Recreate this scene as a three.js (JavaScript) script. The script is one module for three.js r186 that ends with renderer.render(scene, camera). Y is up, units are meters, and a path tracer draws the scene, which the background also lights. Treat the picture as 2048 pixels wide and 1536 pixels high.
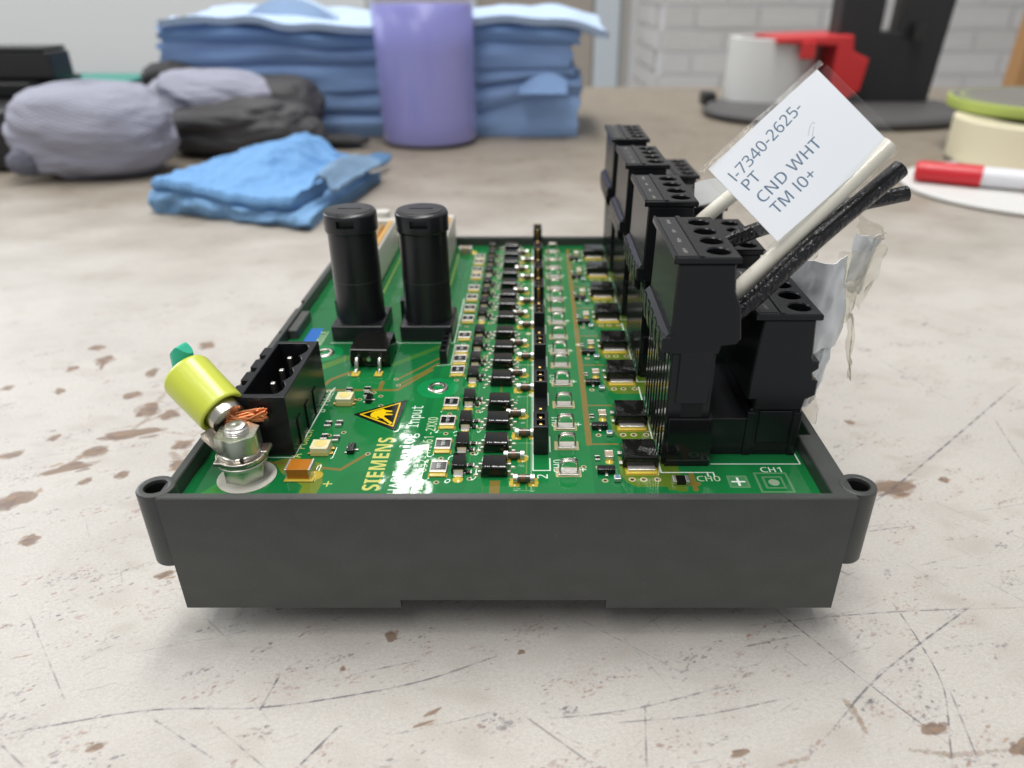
import * as THREE from 'three';
import { RoundedBoxGeometry } from 'three/addons/geometries/RoundedBoxGeometry.js';
import { mergeGeometries, toCreasedNormals } from 'three/addons/utils/BufferGeometryUtils.js';
import { RectAreaLightUniformsLib } from 'three/addons/lights/RectAreaLightUniformsLib.js';
import { Brush, Evaluator, SUBTRACTION } from 'three-bvh-csg';
import { createNoise2D, createNoise3D } from 'simplex-noise';

// ---------------------------------------------------------------- camera, light, exposure
const MM = 0.001;                                   // everything below is laid out in millimetres
const scene = new THREE.Scene();
const camera = new THREE.PerspectiveCamera(55.16, 4 / 3, 0.005, 20);
camera.position.set(0.004, 0.1008, 0.0917);
camera.rotation.set(THREE.MathUtils.degToRad(-28.3), 0, 0);
camera.setViewOffset(1024, 768, -21, 0, 1024, 768);
camera.focus = 0.128;
camera.userData.fStop = 17;
const renderer = new THREE.WebGLRenderer({ antialias: true });
renderer.setSize(1024, 768);
renderer.toneMapping = THREE.LinearToneMapping;
renderer.toneMappingExposure = 1.0;
renderer.shadowMap.enabled = true;
scene.background = new THREE.Color().setRGB(0.385, 0.395, 0.41);
RectAreaLightUniformsLib.init();
// ceiling fixtures: [x, y, z, width, length, radiance, label]
const CEILING = [
  [0.03, 1.75, -0.42, 0.26, 1.25, 22.0, 'long ceiling light fixture straight above the far half of the bench'],
  [-0.455, 1.6, -1.95, 0.105, 1.1, 17, 'narrow ceiling light tube above and beyond the bench, left of centre'],
  [-1.5, 1.75, -0.5, 0.4, 1.3, 5.0, 'ceiling light fixture high above the left side of the bench'],
  [-0.45, 1.9, 0.9, 0.45, 1.2, 8.0, 'ceiling light fixture behind the photographer, left of the bench'],
];
const WINDOW = [-1.9, 0.85, -1.7, 1.4, 1.2, 4.2];   // x, y, z, width, height, radiance

const LIFT = 3;                                     // height of the bench surface in this layout

// ---------------------------------------------------------------- helpers
function rng(seed) { let a = seed >>> 0; return () => { a = (a + 0x6D2B79F5) | 0; let t = Math.imul(a ^ (a >>> 15), 1 | a); t = (t + Math.imul(t ^ (t >>> 7), 61 | t)) ^ t; return ((t ^ (t >>> 14)) >>> 0) / 4294967296; }; }
const N2 = createNoise2D(rng(11)), N3 = createNoise3D(rng(12));
const smooth = (a, b, x) => { const t = Math.min(1, Math.max(0, (x - a) / (b - a))); return t * t * (3 - 2 * t); };
const names = {};
const numbered = (n) => { const k = names[n] = (names[n] ?? -1) + 1; return k ? `${n}_${String(k).padStart(3, '0')}` : n; };
function thing(name, label, category, group) {
  const o = new THREE.Group(); o.name = numbered(name); scene.add(o);
  o.userData = { label, category }; if (group) o.userData.group = group; return o;
}
function structure(name, geos, mat, label) { const m = add(scene, name, geos, mat); m.name = numbered(name); m.userData.kind = 'structure'; if (label) m.userData.label = label; return m; }
function grp(parent, name, x = 0, y = 0, z = 0) { const g = new THREE.Group(); g.name = name; g.position.set(x * MM, y * MM, z * MM); parent.add(g); return g; }
const flat = (g) => { const q = g.index ? g.toNonIndexed() : g.clone(); for (const k of Object.keys(q.attributes)) if (!['position', 'normal', 'uv'].includes(k)) q.deleteAttribute(k); q.clearGroups(); return q; };
function add(parent, name, geos, mat) {
  const list = (Array.isArray(geos) ? geos : [geos]).map(flat);
  const g = list.length > 1 ? mergeGeometries(list) : list[0];
  g.scale(MM, MM, MM);
  const m = new THREE.Mesh(g, mat); m.name = name; m.castShadow = m.receiveShadow = true; parent.add(m); return m;
}
function copyTo(parent, proto, x, y, z) { const c = proto.clone(); c.position.set(x * MM, y * MM, z * MM); parent.add(c); return c; }
// geometry makers, millimetres
const box = (x0, x1, y0, y1, z0, z1, r = 0) => {
  const w = Math.abs(x1 - x0), h = Math.abs(y1 - y0), d = Math.abs(z1 - z0);
  const g = r ? new RoundedBoxGeometry(w, h, d, 1, Math.min(r, w / 2.01, h / 2.01, d / 2.01)) : new THREE.BoxGeometry(w, h, d);
  return g.translate((x0 + x1) / 2, (y0 + y1) / 2, (z0 + z1) / 2);
};
const cyl = (x, y0, y1, z, r0, r1 = r0, n = 32) => new THREE.CylinderGeometry(r1, r0, y1 - y0, n).translate(x, (y0 + y1) / 2, z);
const lathe = (pts, n = 40, x = 0, y = 0, z = 0) => new THREE.LatheGeometry(pts.map((p) => new THREE.Vector2(p[0], p[1])), n).translate(x, y, z);
const shape = (pts) => new THREE.Shape(pts.map((p) => new THREE.Vector2(p[0], p[1])));
const extr = (sh, depth, bev = 0, seg = 1) => new THREE.ExtrudeGeometry(sh, { depth: depth - 2 * bev, bevelEnabled: bev > 0, bevelSize: bev, bevelThickness: bev, bevelOffset: -bev, bevelSegments: seg, curveSegments: 24 }).translate(0, 0, bev);
const prof = (pts, zf, zb, bev = 0.2, seg = 1) => extr(Array.isArray(pts) ? shape(pts) : pts, zf - zb, bev, seg).translate(0, 0, zb);           // outline in x,y pulled along z
const plate = (sh, y0, y1, bev = 0.15) => extr(sh, y1 - y0, bev).rotateX(-Math.PI / 2).translate(0, y0, 0);  // outline in x,-z pulled up
const V = (p) => new THREE.Vector3(p[0], p[1], p[2]);
function tube(pts, r, seg = 24, rad = 12, caps = true) {
  const c = new THREE.CatmullRomCurve3(pts.map(V)), out = [new THREE.TubeGeometry(c, seg, r, rad)];
  if (caps) for (const [t, s] of [[0, -1], [1, 1]]) {
    const p = c.getPoint(t), d = c.getTangent(t).multiplyScalar(s);
    out.push(new THREE.CircleGeometry(r, rad).applyQuaternion(new THREE.Quaternion().setFromUnitVectors(new THREE.Vector3(0, 0, 1), d)).translate(p.x, p.y, p.z));
  }
  return out;
}
function between(a, b, r0, r1 = r0, n = 24, open = false) {
  const A = V(a), B = V(b), d = B.clone().sub(A), q = new THREE.Quaternion().setFromUnitVectors(new THREE.Vector3(0, 1, 0), d.clone().normalize()), m = A.add(B).multiplyScalar(0.5);
  return new THREE.CylinderGeometry(r1, r0, d.length(), n, 1, open).applyQuaternion(q).translate(m.x, m.y, m.z);
}
const EV = new Evaluator(); EV.useGroups = false; EV.attributes = ['position', 'normal', 'uv'];
function cut(base, tools) {
  let b = new Brush(flat(base)); b.updateMatrixWorld();
  for (const t of tools) { const k = new Brush(flat(t)); k.updateMatrixWorld(); b = EV.evaluate(b, k, SUBTRACTION); b.updateMatrixWorld(); }
  return b.geometry;
}
function warp(nu, nv, nw, fn) {                     // a block of cells bent by fn(u,v,w) -> [x,y,z]
  const g = new THREE.BoxGeometry(1, 1, 1, nu, nv, nw), p = g.attributes.position;
  for (let i = 0; i < p.count; i++) { const q = fn(p.getX(i) + 0.5, p.getY(i) + 0.5, p.getZ(i) + 0.5); p.setXYZ(i, q[0], q[1], q[2]); }
  const o = mergeSmooth(g); return o;
}
function mergeSmooth(g) { g.computeVertexNormals(); return g; }
function sheet(nu, nv, fn, th) { return warp(nu, 1, nv, (u, w, v) => { const q = fn(u, v); return [q[0], q[1] + (w - 0.5) * th * (q[3] ?? 1), q[2] + (w - 0.5) * th * (q[4] ?? 0)]; }); }
function blob(cx, cy, cz, rx, ry, rz, turn, amp, freq, seed, floorY = 0.3) {
  const g = new THREE.SphereGeometry(1, 56, 40), p = g.attributes.position, v = new THREE.Vector3();
  for (let i = 0; i < p.count; i++) {
    v.fromBufferAttribute(p, i); const k = 1 + amp * (N3(v.x * freq + seed, v.y * freq, v.z * freq) + 0.45 * N3(v.x * freq * 2.3, v.y * freq * 2.3 + seed, v.z * freq * 2.3));
    v.set(v.x * rx * k, v.y * ry * k, v.z * rz * k).applyAxisAngle(new THREE.Vector3(0, 1, 0), turn);
    p.setXYZ(i, v.x + cx, Math.max(floorY, v.y + cy), v.z + cz);
  }
  g.computeVertexNormals(); return g;
}
// a rolled glove: one soft lump with rib lines and a fold that runs across it
function lump(cx, cy, cz, rx, ry, rz, turn, seed, fold) {
  const g = new THREE.SphereGeometry(1, 96, 64), p = g.attributes.position, v = new THREE.Vector3();
  for (let i = 0; i < p.count; i++) {
    v.fromBufferAttribute(p, i); const sq = 1 / Math.pow(Math.abs(v.x) ** 2.6 + Math.abs(v.y) ** 2.6 + Math.abs(v.z) ** 2.6, 1 / 2.6);
    let k = sq * (1 + 0.05 * N3(v.x * 1.1 + seed, v.y * 1.3, v.z * 1.1) + 0.018 * N3(v.x * 1.6, v.y * 6 + seed, v.z * 3));
    for (const [nx, ny, nz, off, w, dp] of fold) { const q = v.x * nx + v.y * ny + v.z * nz - off + 0.12 * N3(v.x * 2, v.y * 2, v.z * 2 + seed); k -= dp * Math.exp(-q * q / (w * w)) - dp * 0.5 * Math.exp(-((q - 2.2 * w) ** 2) / (w * w)); }
    v.set(v.x * rx * k, v.y * ry * k, v.z * rz * k).applyAxisAngle(new THREE.Vector3(0, 1, 0), turn);
    p.setXYZ(i, v.x + cx, Math.max(0.3, v.y + cy), v.z + cz);
  }
  g.computeVertexNormals(); return g;
}
// materials
const rgb = (r, g, b) => new THREE.Color().setRGB(r, g, b);
const std = (c, rough = 0.5, extra = {}) => { const m = new THREE.MeshPhysicalMaterial({ color: c, roughness: rough, metalness: 0, ...extra }); return m; };
const canvas = (w, h) => { const c = document.createElement('canvas'); c.width = w; c.height = h; return [c, c.getContext('2d')]; };
function texOf(c, srgb = true) { const t = new THREE.CanvasTexture(c); if (srgb) t.colorSpace = THREE.SRGBColorSpace; t.magFilter = THREE.LinearFilter; return t; }
function noiseTex(n, fn) {                          // grey tile used for bumps and wear
  const d = new Float32Array(n * n * 4);
  for (let j = 0; j < n; j++) for (let i = 0; i < n; i++) { const v = fn(i / n, j / n); d.set([v, v, v, 1], (j * n + i) * 4); }
  const t = new THREE.DataTexture(d, n, n, THREE.RGBAFormat, THREE.FloatType); t.wrapS = t.wrapT = THREE.RepeatWrapping; t.magFilter = THREE.LinearFilter; t.needsUpdate = true; return t;
}
const per = (u, v, f, s) => N3(Math.cos(u * 6.2832) * f / 6.28 + s, Math.sin(u * 6.2832) * f / 6.28, Math.cos(v * 6.2832) * f / 6.28) * 0.6 + N3(Math.sin(v * 6.2832) * f / 6.28 + s, Math.cos(u * 6.2832) * f / 6.28 + 9, Math.sin(u * 6.2832) * f / 6.28) * 0.4;
const GRAIN = noiseTex(256, (u, v) => 0.5 + 0.3 * per(u, v, 40, 3) + 0.3 * per(u, v, 90, 7));
const CREASE = noiseTex(256, (u, v) => 0.5 + 0.35 * per(u, v, 7, 13) + 0.2 * Math.abs(per(u, v, 15, 17)));
const WOVEN = noiseTex(256, (u, v) => 0.5 + 0.25 * Math.sin(u * 6.2832 * 40) * Math.sin(v * 6.2832 * 40) + 0.3 * per(u, v, 16, 5));
const boxUv = (g, s) => { const p = g.attributes.position, n = g.attributes.normal, uv = new Float32Array(p.count * 2); for (let i = 0; i < p.count; i++) { const ax = Math.abs(n.getX(i)), ay = Math.abs(n.getY(i)), az = Math.abs(n.getZ(i)); const q = ay >= ax && ay >= az ? [p.getX(i), p.getZ(i)] : ax >= az ? [p.getZ(i), p.getY(i)] : [p.getX(i), p.getY(i)]; uv[2 * i] = q[0] / s; uv[2 * i + 1] = q[1] / s; } g.setAttribute('uv', new THREE.BufferAttribute(uv, 2)); return g; };
const soft = (g, s = 7) => [toCreasedNormals(boxUv(flat(g), s), 0.75)];
const grained = (geos, s = 8) => (Array.isArray(geos) ? geos : [geos]).map((g) => boxUv(flat(g), s));
const SCUFF = (() => { const [c, x] = canvas(1024, 1024), R = rng(31), im = x.createImageData(1024, 1024); for (let j = 0; j < 1024; j++) for (let i = 0; i < 1024; i++) { const k = 150 + 5 * N2(i / 150, j / 90) + 16 * (R() - 0.5) + 14 * N2(i / 2.4, j / 2.4) + 6 * N2(i / 7, j / 7); im.data.set([k, k, k - 1, 255], (j * 1024 + i) * 4); } x.putImageData(im, 0, 0); for (let i = 0; i < 260; i++) { const X = 1024 * R(), Y = 1024 * R(), l = 2 + 26 * R() ** 3, a = 3.1 * R(); x.strokeStyle = `rgba(235,238,232,${0.08 + 0.4 * R() * R()})`; x.lineWidth = 0.8 + 1.4 * R(); x.beginPath(); x.moveTo(X, Y); x.lineTo(X + l * Math.cos(a), Y + l * Math.sin(a)); x.stroke(); } const t = texOf(c); t.wrapS = t.wrapT = THREE.RepeatWrapping; t.repeat.set(0.125, 0.125); return t; })();
const M = {
  carrier: std(rgb(0.185, 0.195, 0.186), 0.37, { map: SCUFF, bumpMap: GRAIN, bumpScale: 0.000012 }),
  black: std(rgb(0.011, 0.0115, 0.013), 0.24, { specularIntensity: 0.8, ior: 1.5, bumpMap: GRAIN, bumpScale: 0.000004 }),
  shinyBlack: std(rgb(0.010, 0.010, 0.011), 0.12, { specularIntensity: 0.9 }),
  fuse: std(rgb(0.014, 0.014, 0.017), 0.3, { bumpMap: GRAIN, bumpScale: 0.000005 }),
  gloss: std(rgb(0.008, 0.008, 0.0075), 0.06, { bumpMap: CREASE, bumpScale: 0.000014 }),
  dark: std(rgb(0.006, 0.006, 0.006), 0.6),
  pin: std(rgb(0.75, 0.73, 0.68), 0.3, { metalness: 1 }),
  tin: std(rgb(0.72, 0.69, 0.64), 0.34, { metalness: 0.85, bumpMap: GRAIN, bumpScale: 0.00001 }),
  gold: std(rgb(0.86, 0.55, 0.16), 0.28, { metalness: 1 }),
  zinc: std(rgb(0.64, 0.68, 0.57), 0.27, { metalness: 0.95, bumpMap: GRAIN, bumpScale: 0.000015 }),
  steel: std(rgb(0.62, 0.58, 0.52), 0.25, { metalness: 1, bumpMap: GRAIN, bumpScale: 0.000008 }),
  copper: std(rgb(0.80, 0.30, 0.13), 0.3, { metalness: 0.9 }),
  flux: std(rgb(0.55, 0.42, 0.05), 0.15),
  ledBody: std(rgb(0.78, 0.72, 0.45), 0.2), ledLens: std(rgb(0.80, 0.68, 0.25), 0.12),
  tantal: std(rgb(0.42, 0.15, 0.015), 0.16), ceramic: std(rgb(0.38, 0.29, 0.20), 0.3),
  glass: std(rgb(0.055, 0.075, 0.045), 0.12), band: std(rgb(0.16, 0.065, 0.03), 0.2),
  beige: std(rgb(0.62, 0.60, 0.55), 0.4), brass: std(rgb(0.75, 0.42, 0.10), 0.35, { metalness: 0.5 }),
  yellow: std(rgb(0.62, 0.68, 0.07), 0.28, { bumpMap: GRAIN, bumpScale: 0.00002, clearcoat: 0.3, clearcoatRoughness: 0.2 }),
  teal: std(rgb(0.04, 0.52, 0.33), 0.35, { bumpMap: GRAIN, bumpScale: 0.00003 }),
  ivory: std(rgb(0.80, 0.76, 0.66), 0.35, { bumpMap: GRAIN, bumpScale: 0.00002 }),
  wireBlack: std(rgb(0.007, 0.007, 0.009), 0.16, { bumpMap: CREASE, bumpScale: 0.00035 }),
  film: std(rgb(0.985, 0.985, 0.975), 0.06, { transmission: 1, thickness: 0, ior: 1.45, side: THREE.DoubleSide, bumpMap: CREASE, bumpScale: 0.00006 }),
  dirtyFilm: std(rgb(0.955, 0.945, 0.915), 0.12, { transmission: 0.93, thickness: 0, ior: 1.45, side: THREE.DoubleSide, bumpMap: CREASE, bumpScale: 0.00006 }),
  paper: std(rgb(0.88, 0.89, 0.90), 0.5),
};

// ---------------------------------------------------------------- the bench top (worn painted sheet, one finish, two texture sizes)
const WEAR = [[-127.8, -111.1, 3.1, 3.1], [-134.8, -120, 2.9, 2.2], [-134.6, -105.3, 1.8, 2], [-126.8, -107.7, 0.6, 4], [-130.4, -91.3, 1.4, 2.3], [-108.7, -89, 2.5, 2.3], [-100, -80.6, 3.4, 4], [-93.4, -78, 2.7, 2.6], [-99.5, -68.4, 7.7, 2.4], [-104, -59.9, 3.1, 2.6], [-106.6, -53.4, 6, 2.1], [-117.8, -66.7, 1.5, 1.9], [-92.5, -50.4, 2, 1.6], [-100, -47.8, 1.4, 1.4], [-123.7, -58.8, 3.1, 1.7], [-146.5, -93.1, 1.7, 1.8], [-111.9, -40.8, 4.5, 3.6], [-83.9, -63.3, 2.5, 2.3], [-80.8, -54.5, 2.4, 2.5], [-109.4, -102.7, 1.8, 3.2], [-100.5, -121.9, 2.4, 3], [87, -45.4, 5.2, 3.4], [99.9, -48.4, 1.4, 1.2], [87.6, -74.1, 1.3, 1.3], [-67.8, -16.9, 2.4, 1.1], [-100.4, -27.2, 2.1, 1.9], [70.6, -70.4, 1.3, 1.9], [-21, -1.5, 1.2, 1.2], [2, 2, 0.9, 0.5], [-28, 5.4, 0.45, 0.6], [66, 17, 2.2, 1.2], [78, 20, 3, 1.4], [35, 21, 1.6, 0.6], [-62, 20, 1.6, 0.7], [-12, 14, 1.5, 0.35], [-13, 16, 1.8, 0.3]];
const STREAK = [[[-96.9, -89.3, 0.68], [-96.9, -80.8, 1.48], [-95.4, -70.9, 1.42], [-96.9, -65.1, 0.83]], [[-104.0, -65.1, 0.41], [-96.6, -67.9, 0.84], [-92.0, -73.4, 1.43], [-85.8, -80.8, 0.89]], [[-101.8, -60.9, 1.08], [-97.2, -62.7, 1.64], [-89.6, -65.1, 1.10], [-79.8, -62.7, 0.68], [-78.1, -67.9, 0.56]], [[-106.8, -46.1, 0.75], [-104.1, -50.5, 1.03], [-102.6, -55.4, 1.84], [-98.9, -57.5, 0.80]], [[-82.3, -55.4, 1.32], [-77.7, -50.1, 1.54], [-80.3, -60.9, 0.81]], [[78.8, -39.5, 1.45], [84.8, -41.9, 1.96], [90.5, -44.6, 1.00]], [[-110.0, -34.2, 3.29], [-107.3, -37.7, 2.40]], [[52.7, 14.1, 0.86], [53.6, 17.6, 1.00], [53.8, 20.2, 0.49]], [[59.0, 22.6, 0.64], [64.4, 23.4, 1.12], [75.0, 22.6, 0.80]], [[39.3, 25.0, 0.79], [44.0, 23.8, 0.79]], [[-60.0, -23.7, 0.22], [-70.3, -26.5, 0.68], [-75.9, -27.6, 0.45]], [[-79.8, 5.3, 0.55], [-82.6, 6.1, 0.36]]];
const SCRATCH = [[[71, -9.6], [71.6, -1.8], [71.3, 8.8], [67.5, 18.8], [65.6, 23.4]], [[86.4, -9.6], [60.6, 7.8], [50.2, 17.1]], [[48.3, -8.4], [61.4, 11.7], [67.1, 19.7]], [[-77.7, 18], [-56.8, 13.6], [-39.5, 13.1], [-25.6, 10.8], [-13.9, 7.8], [-1.7, 2.6]], [[-39.3, 13.6], [-38.2, 6.8]], [[-30.3, 22.9], [-26, 16.3]], [[6.7, 15.1], [18.6, 13.6], [38.1, 8.3]], [[16.8, 15.8], [30.3, 14.5], [45.5, 11.2]], [[-76.7, 19.5], [-70.6, 23.4]], [[2.6, 14.5], [13.8, 23.7]], [[80, -40], [93.1, -50.8], [145, -96.4]], [[-58.3, 13.6], [-43.2, 22.1]], [[-45.4, 16.3], [-35.3, 23.4]], [[72.2, -29.6], [85.1, -31.9]], [[43, -4.1], [67.6, -7.1], [94.8, -8.4]], [[39.9, 1], [51.3, -1.8]], [[54.2, -27.2], [67.3, -15.5]], [[-87.9, -6.5], [-71.3, 11.7]], [[126.5, -75.4], [121.9, -54.5]], [[110.9, -111.1], [119.9, -86.1]], [[-15.3, 3.7], [-26.5, 6.8]], [[72, 9.8], [69.9, 22.9]], [[21.9, 12.6], [20.7, 23.4]]];
const FIT = (p) => [(p[0] - 4) * 0.9702 + 4, (p[1] - 91.7) * 0.9702 + 91.7];   // marks were laid out for a surface 3 mm lower
function paintBench(x0, x1, z0, z1, w, h, detail) {
  const [c, ctx] = canvas(w, h), sx = w / (x1 - x0), sz = h / (z1 - z0), im = ctx.createImageData(w, h), D = im.data;
  for (let j = 0; j < h; j++) for (let i = 0; i < w; i++) {
    const X = x0 + (i + 0.5) / sx, Z = z0 + (j + 0.5) / sz;
    const a = N2(X / 60, Z / 45), b = N2(X / 11 + 40, Z / 7), f = detail ? N2(X / 1.3, Z / 0.8 + 9) : 0, ff = detail ? N2(X / 0.35 + 5, Z / 0.3) : 0;
    const far = smooth(-120, -400, Z + 30 * a + 12 * b);  // blends to a darker, browner tone towards the far end
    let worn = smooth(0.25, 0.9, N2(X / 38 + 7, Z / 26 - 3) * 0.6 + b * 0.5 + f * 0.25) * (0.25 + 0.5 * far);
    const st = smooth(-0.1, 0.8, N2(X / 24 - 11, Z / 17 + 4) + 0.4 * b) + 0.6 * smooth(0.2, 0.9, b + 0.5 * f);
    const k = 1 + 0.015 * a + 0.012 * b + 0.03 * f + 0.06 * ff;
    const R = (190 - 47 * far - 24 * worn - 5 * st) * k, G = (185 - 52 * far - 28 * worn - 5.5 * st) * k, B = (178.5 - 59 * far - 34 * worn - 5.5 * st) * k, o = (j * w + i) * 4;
    D[o] = R; D[o + 1] = G; D[o + 2] = B; D[o + 3] = 255;
  }
  ctx.putImageData(im, 0, 0);
  ctx.setTransform(sx, 0, 0, sz, -x0 * sx, -z0 * sz);
  const R = rng(77);
  const blot = (x, z, rx, rz, col, n = 14, ang = 0) => {
    ctx.fillStyle = col; ctx.beginPath();
    const ph = R() * 20;
    for (let i = 0; i <= 26; i++) { const t = i / 26 * 6.2832, k = 0.8 + 0.32 * N2(Math.cos(t) * 0.55 + ph, Math.sin(t) * 0.55 + x) + 0.1 * N2(Math.cos(t) * 2 + ph, Math.sin(t) * 2); const px = Math.cos(t) * rx * k, pz = Math.sin(t) * rz * k, q = [x + px * Math.cos(ang) - pz * Math.sin(ang), z + px * Math.sin(ang) + pz * Math.cos(ang)]; i ? ctx.lineTo(q[0], q[1]) : ctx.moveTo(q[0], q[1]); }
    ctx.fill();
  };
  for (const st of STREAK) {                        // longer worn streaks
    for (let i = 0; i + 1 < st.length; i++) for (let k = 0; k < 9; k++) { const f = k / 9, a = st[i], c2 = st[i + 1], wd = a[2] + (c2[2] - a[2]) * f; blot(a[0] + (c2[0] - a[0]) * f + wd * 0.3 * (R() - 0.5), a[1] + (c2[1] - a[1]) * f + wd * 0.3 * (R() - 0.5), wd * (0.55 + 0.5 * R()), wd * (0.3 + 0.35 * R()), `rgba(${120 + 22 * R()},${100 + 16 * R()},${84 + 12 * R()},0.34)`, 12, -0.5 + 0.5 * R()); }
  }
  for (const [wx, wz, rx, rz] of WEAR) {
    const [x, z] = FIT([wx, wz]);              // paint worn through to the brown board
    const ang = -0.55 + 0.35 * R();
    blot(x, z, rx * 1.12, rz * 1.12, 'rgba(120,98,84,0.35)', 14, ang); blot(x, z, rx, rz, 'rgba(126,104,86,0.78)', 14, ang);
    for (let i = 0; i < 5; i++) blot(x + (R() - 0.5) * rx * 1.6, z + (R() - 0.5) * rz * 1.8, rx * (0.2 + 0.3 * R()), rz * (0.15 + 0.25 * R()), i % 2 ? 'rgba(150,122,96,0.6)' : 'rgba(112,92,84,0.6)', 14, ang);
  }
  for (let i = 0; i < 420; i++) {                   // stray chips
    const x = -190 + 390 * R(), z = 30 - 260 * R(), s = 0.1 + (z < -40 ? 0.7 : 0.3) * R() * R() * R() + (z < -60 ? 0.3 * R() : 0), t = R();
    blot(x, z, s * (1 + 1.2 * R()), s * 0.7, t < 0.5 ? 'rgba(122,110,108,0.55)' : 'rgba(140,112,100,0.5)', 10, -0.6 + R());
  }
  for (let c2 = 0; c2 < 1500; c2++) {               // pits and smears, gathered in drifts
    const cx = -150 + 305 * R(), cz = 28 - 190 * R() ** 1.3, n = 6 + 26 * R(), rx = 1.5 + 7 * R(), rz = 0.6 + 2.6 * R(), tilt = -0.7 + 0.5 * R(), warm = R();
    if (N2(cx / 22, cz / 14) < -0.25) continue;
    for (let i = 0; i < n; i++) {
      const u = (R() + R() - 1) * rx, w2 = (R() + R() - 1) * rz, x = cx + u * Math.cos(tilt) - w2 * Math.sin(tilt), z = cz + u * Math.sin(tilt) + w2 * Math.cos(tilt);
      const sz2 = 0.07 + 0.26 * R() ** 3, al = 0.22 + 0.5 * R() * R();
      blot(x, z, sz2 * (1 + 1.6 * R()), sz2, warm < 0.5 ? `rgba(96,92,96,${al})` : `rgba(140,108,98,${al})`, 8, tilt + 0.6 * (R() - 0.5));
    }
  }
  for (let i = 0; i < 5000; i++) {                  // short nicks
    const x = -150 + 305 * R(), z = 28 - 190 * R(), l = 0.3 + 1.6 * R() * R(), an = -0.8 + 0.9 * R();
    ctx.strokeStyle = `rgba(${100 + 30 * R()},96,98,${0.15 + 0.4 * R() * R()})`; ctx.lineWidth = 0.08 + 0.12 * R(); ctx.beginPath(); ctx.moveTo(x, z); ctx.lineTo(x + l * Math.cos(an), z + l * Math.sin(an)); ctx.stroke();
  }
  const scratch = (pts, wd, al) => {
    const cv = new THREE.CatmullRomCurve3(pts.map((p) => new THREE.Vector3(p[0], 0, p[1]))), n = Math.max(8, Math.round(cv.getLength() / 0.5)); let q = cv.getPoint(0);
    for (let i = 1; i <= n; i++) {
      const p = cv.getPoint(i / n), k = 0.35 + 0.65 * smooth(-0.5, 0.5, N2(p.x / 3, p.z / 3 + wd * 30)), e = Math.min(1, 6 * Math.min(i / n, 1 - i / n) + 0.25);
      ctx.strokeStyle = `rgba(82,80,86,${al * k * e})`; ctx.lineWidth = wd * (0.6 + 0.7 * k); ctx.beginPath(); ctx.moveTo(q.x, q.z); ctx.lineTo(p.x, p.z); ctx.stroke();
      if (R() < 0.3 * al) blot(p.x + (R() - 0.5) * 0.6, p.z + (R() - 0.5) * 0.4, 0.1 + 0.14 * R(), 0.07 + 0.1 * R(), `rgba(90,86,88,${al * 0.8})`);
      q = p;
    }
  };
  SCRATCH.forEach((s, i) => scratch(s.map(FIT), [4, 5].includes(i) ? 0.3 : i === 10 ? 0.34 : 0.15 + 0.1 * R(), [4, 5].includes(i) ? 0.75 : i < 4 || i === 10 ? 0.72 : 0.5));
  for (let i = 0; i < 520; i++) {                   // hairline scuffs
    const x = -150 + 300 * R(), z = 28 - 200 * R(), an = (R() < 0.6 ? -0.45 : 0.75) + 0.7 * (R() - 0.5), l = 4 + 26 * R() * R(), bend = (R() - 0.5) * 3;
    scratch([[x, z], [x + l / 2 * Math.cos(an) + bend * 0.4, z + l / 2 * Math.sin(an) + bend * 0.4], [x + l * Math.cos(an), z + l * Math.sin(an)]], 0.08 + 0.08 * R(), 0.2 + 0.35 * R() * R());
  }
  return texOf(c);
}
const BX = [-160, 165], BZ = [-175, 32];
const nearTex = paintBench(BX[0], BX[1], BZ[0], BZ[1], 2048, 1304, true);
const FX = [-900, 900], FZ = [-795, 32];
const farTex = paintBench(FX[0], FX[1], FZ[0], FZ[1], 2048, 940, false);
const benchTile = (x0, x1, z0, z1, ux, uz) => {
  const g = new THREE.PlaneGeometry(x1 - x0, z1 - z0).rotateX(-Math.PI / 2).translate((x0 + x1) / 2, 0, (z0 + z1) / 2), p = g.attributes.position, uv = g.attributes.uv;
  for (let i = 0; i < p.count; i++) uv.setXY(i, (p.getX(i) - ux[0]) / (ux[1] - ux[0]), (uz[1] - p.getZ(i)) / (uz[1] - uz[0]));
  return g;
};
const bench = new THREE.Group(); bench.name = 'bench_top'; bench.userData.kind = 'structure'; scene.add(bench);
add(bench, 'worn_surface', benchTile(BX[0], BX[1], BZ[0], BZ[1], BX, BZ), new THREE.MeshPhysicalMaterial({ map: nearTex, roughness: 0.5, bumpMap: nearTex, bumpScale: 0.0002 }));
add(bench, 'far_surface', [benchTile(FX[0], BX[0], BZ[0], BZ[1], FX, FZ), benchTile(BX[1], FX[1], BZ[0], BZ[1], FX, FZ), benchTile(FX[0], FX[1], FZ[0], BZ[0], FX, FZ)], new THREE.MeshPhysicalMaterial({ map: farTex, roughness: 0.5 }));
add(bench, 'board_core', box(FX[0], FX[1], -30, -0.5, FZ[0], FZ[1]), std(rgb(0.22, 0.17, 0.13), 0.7));

// ---------------------------------------------------------------- the circuit module
const PY = 29.3;                                    // height of the board's top face
const mod = thing('circuit_module', 'green circuit board in an open dark grey plastic carrier, centre of the bench', 'circuit module');
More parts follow.
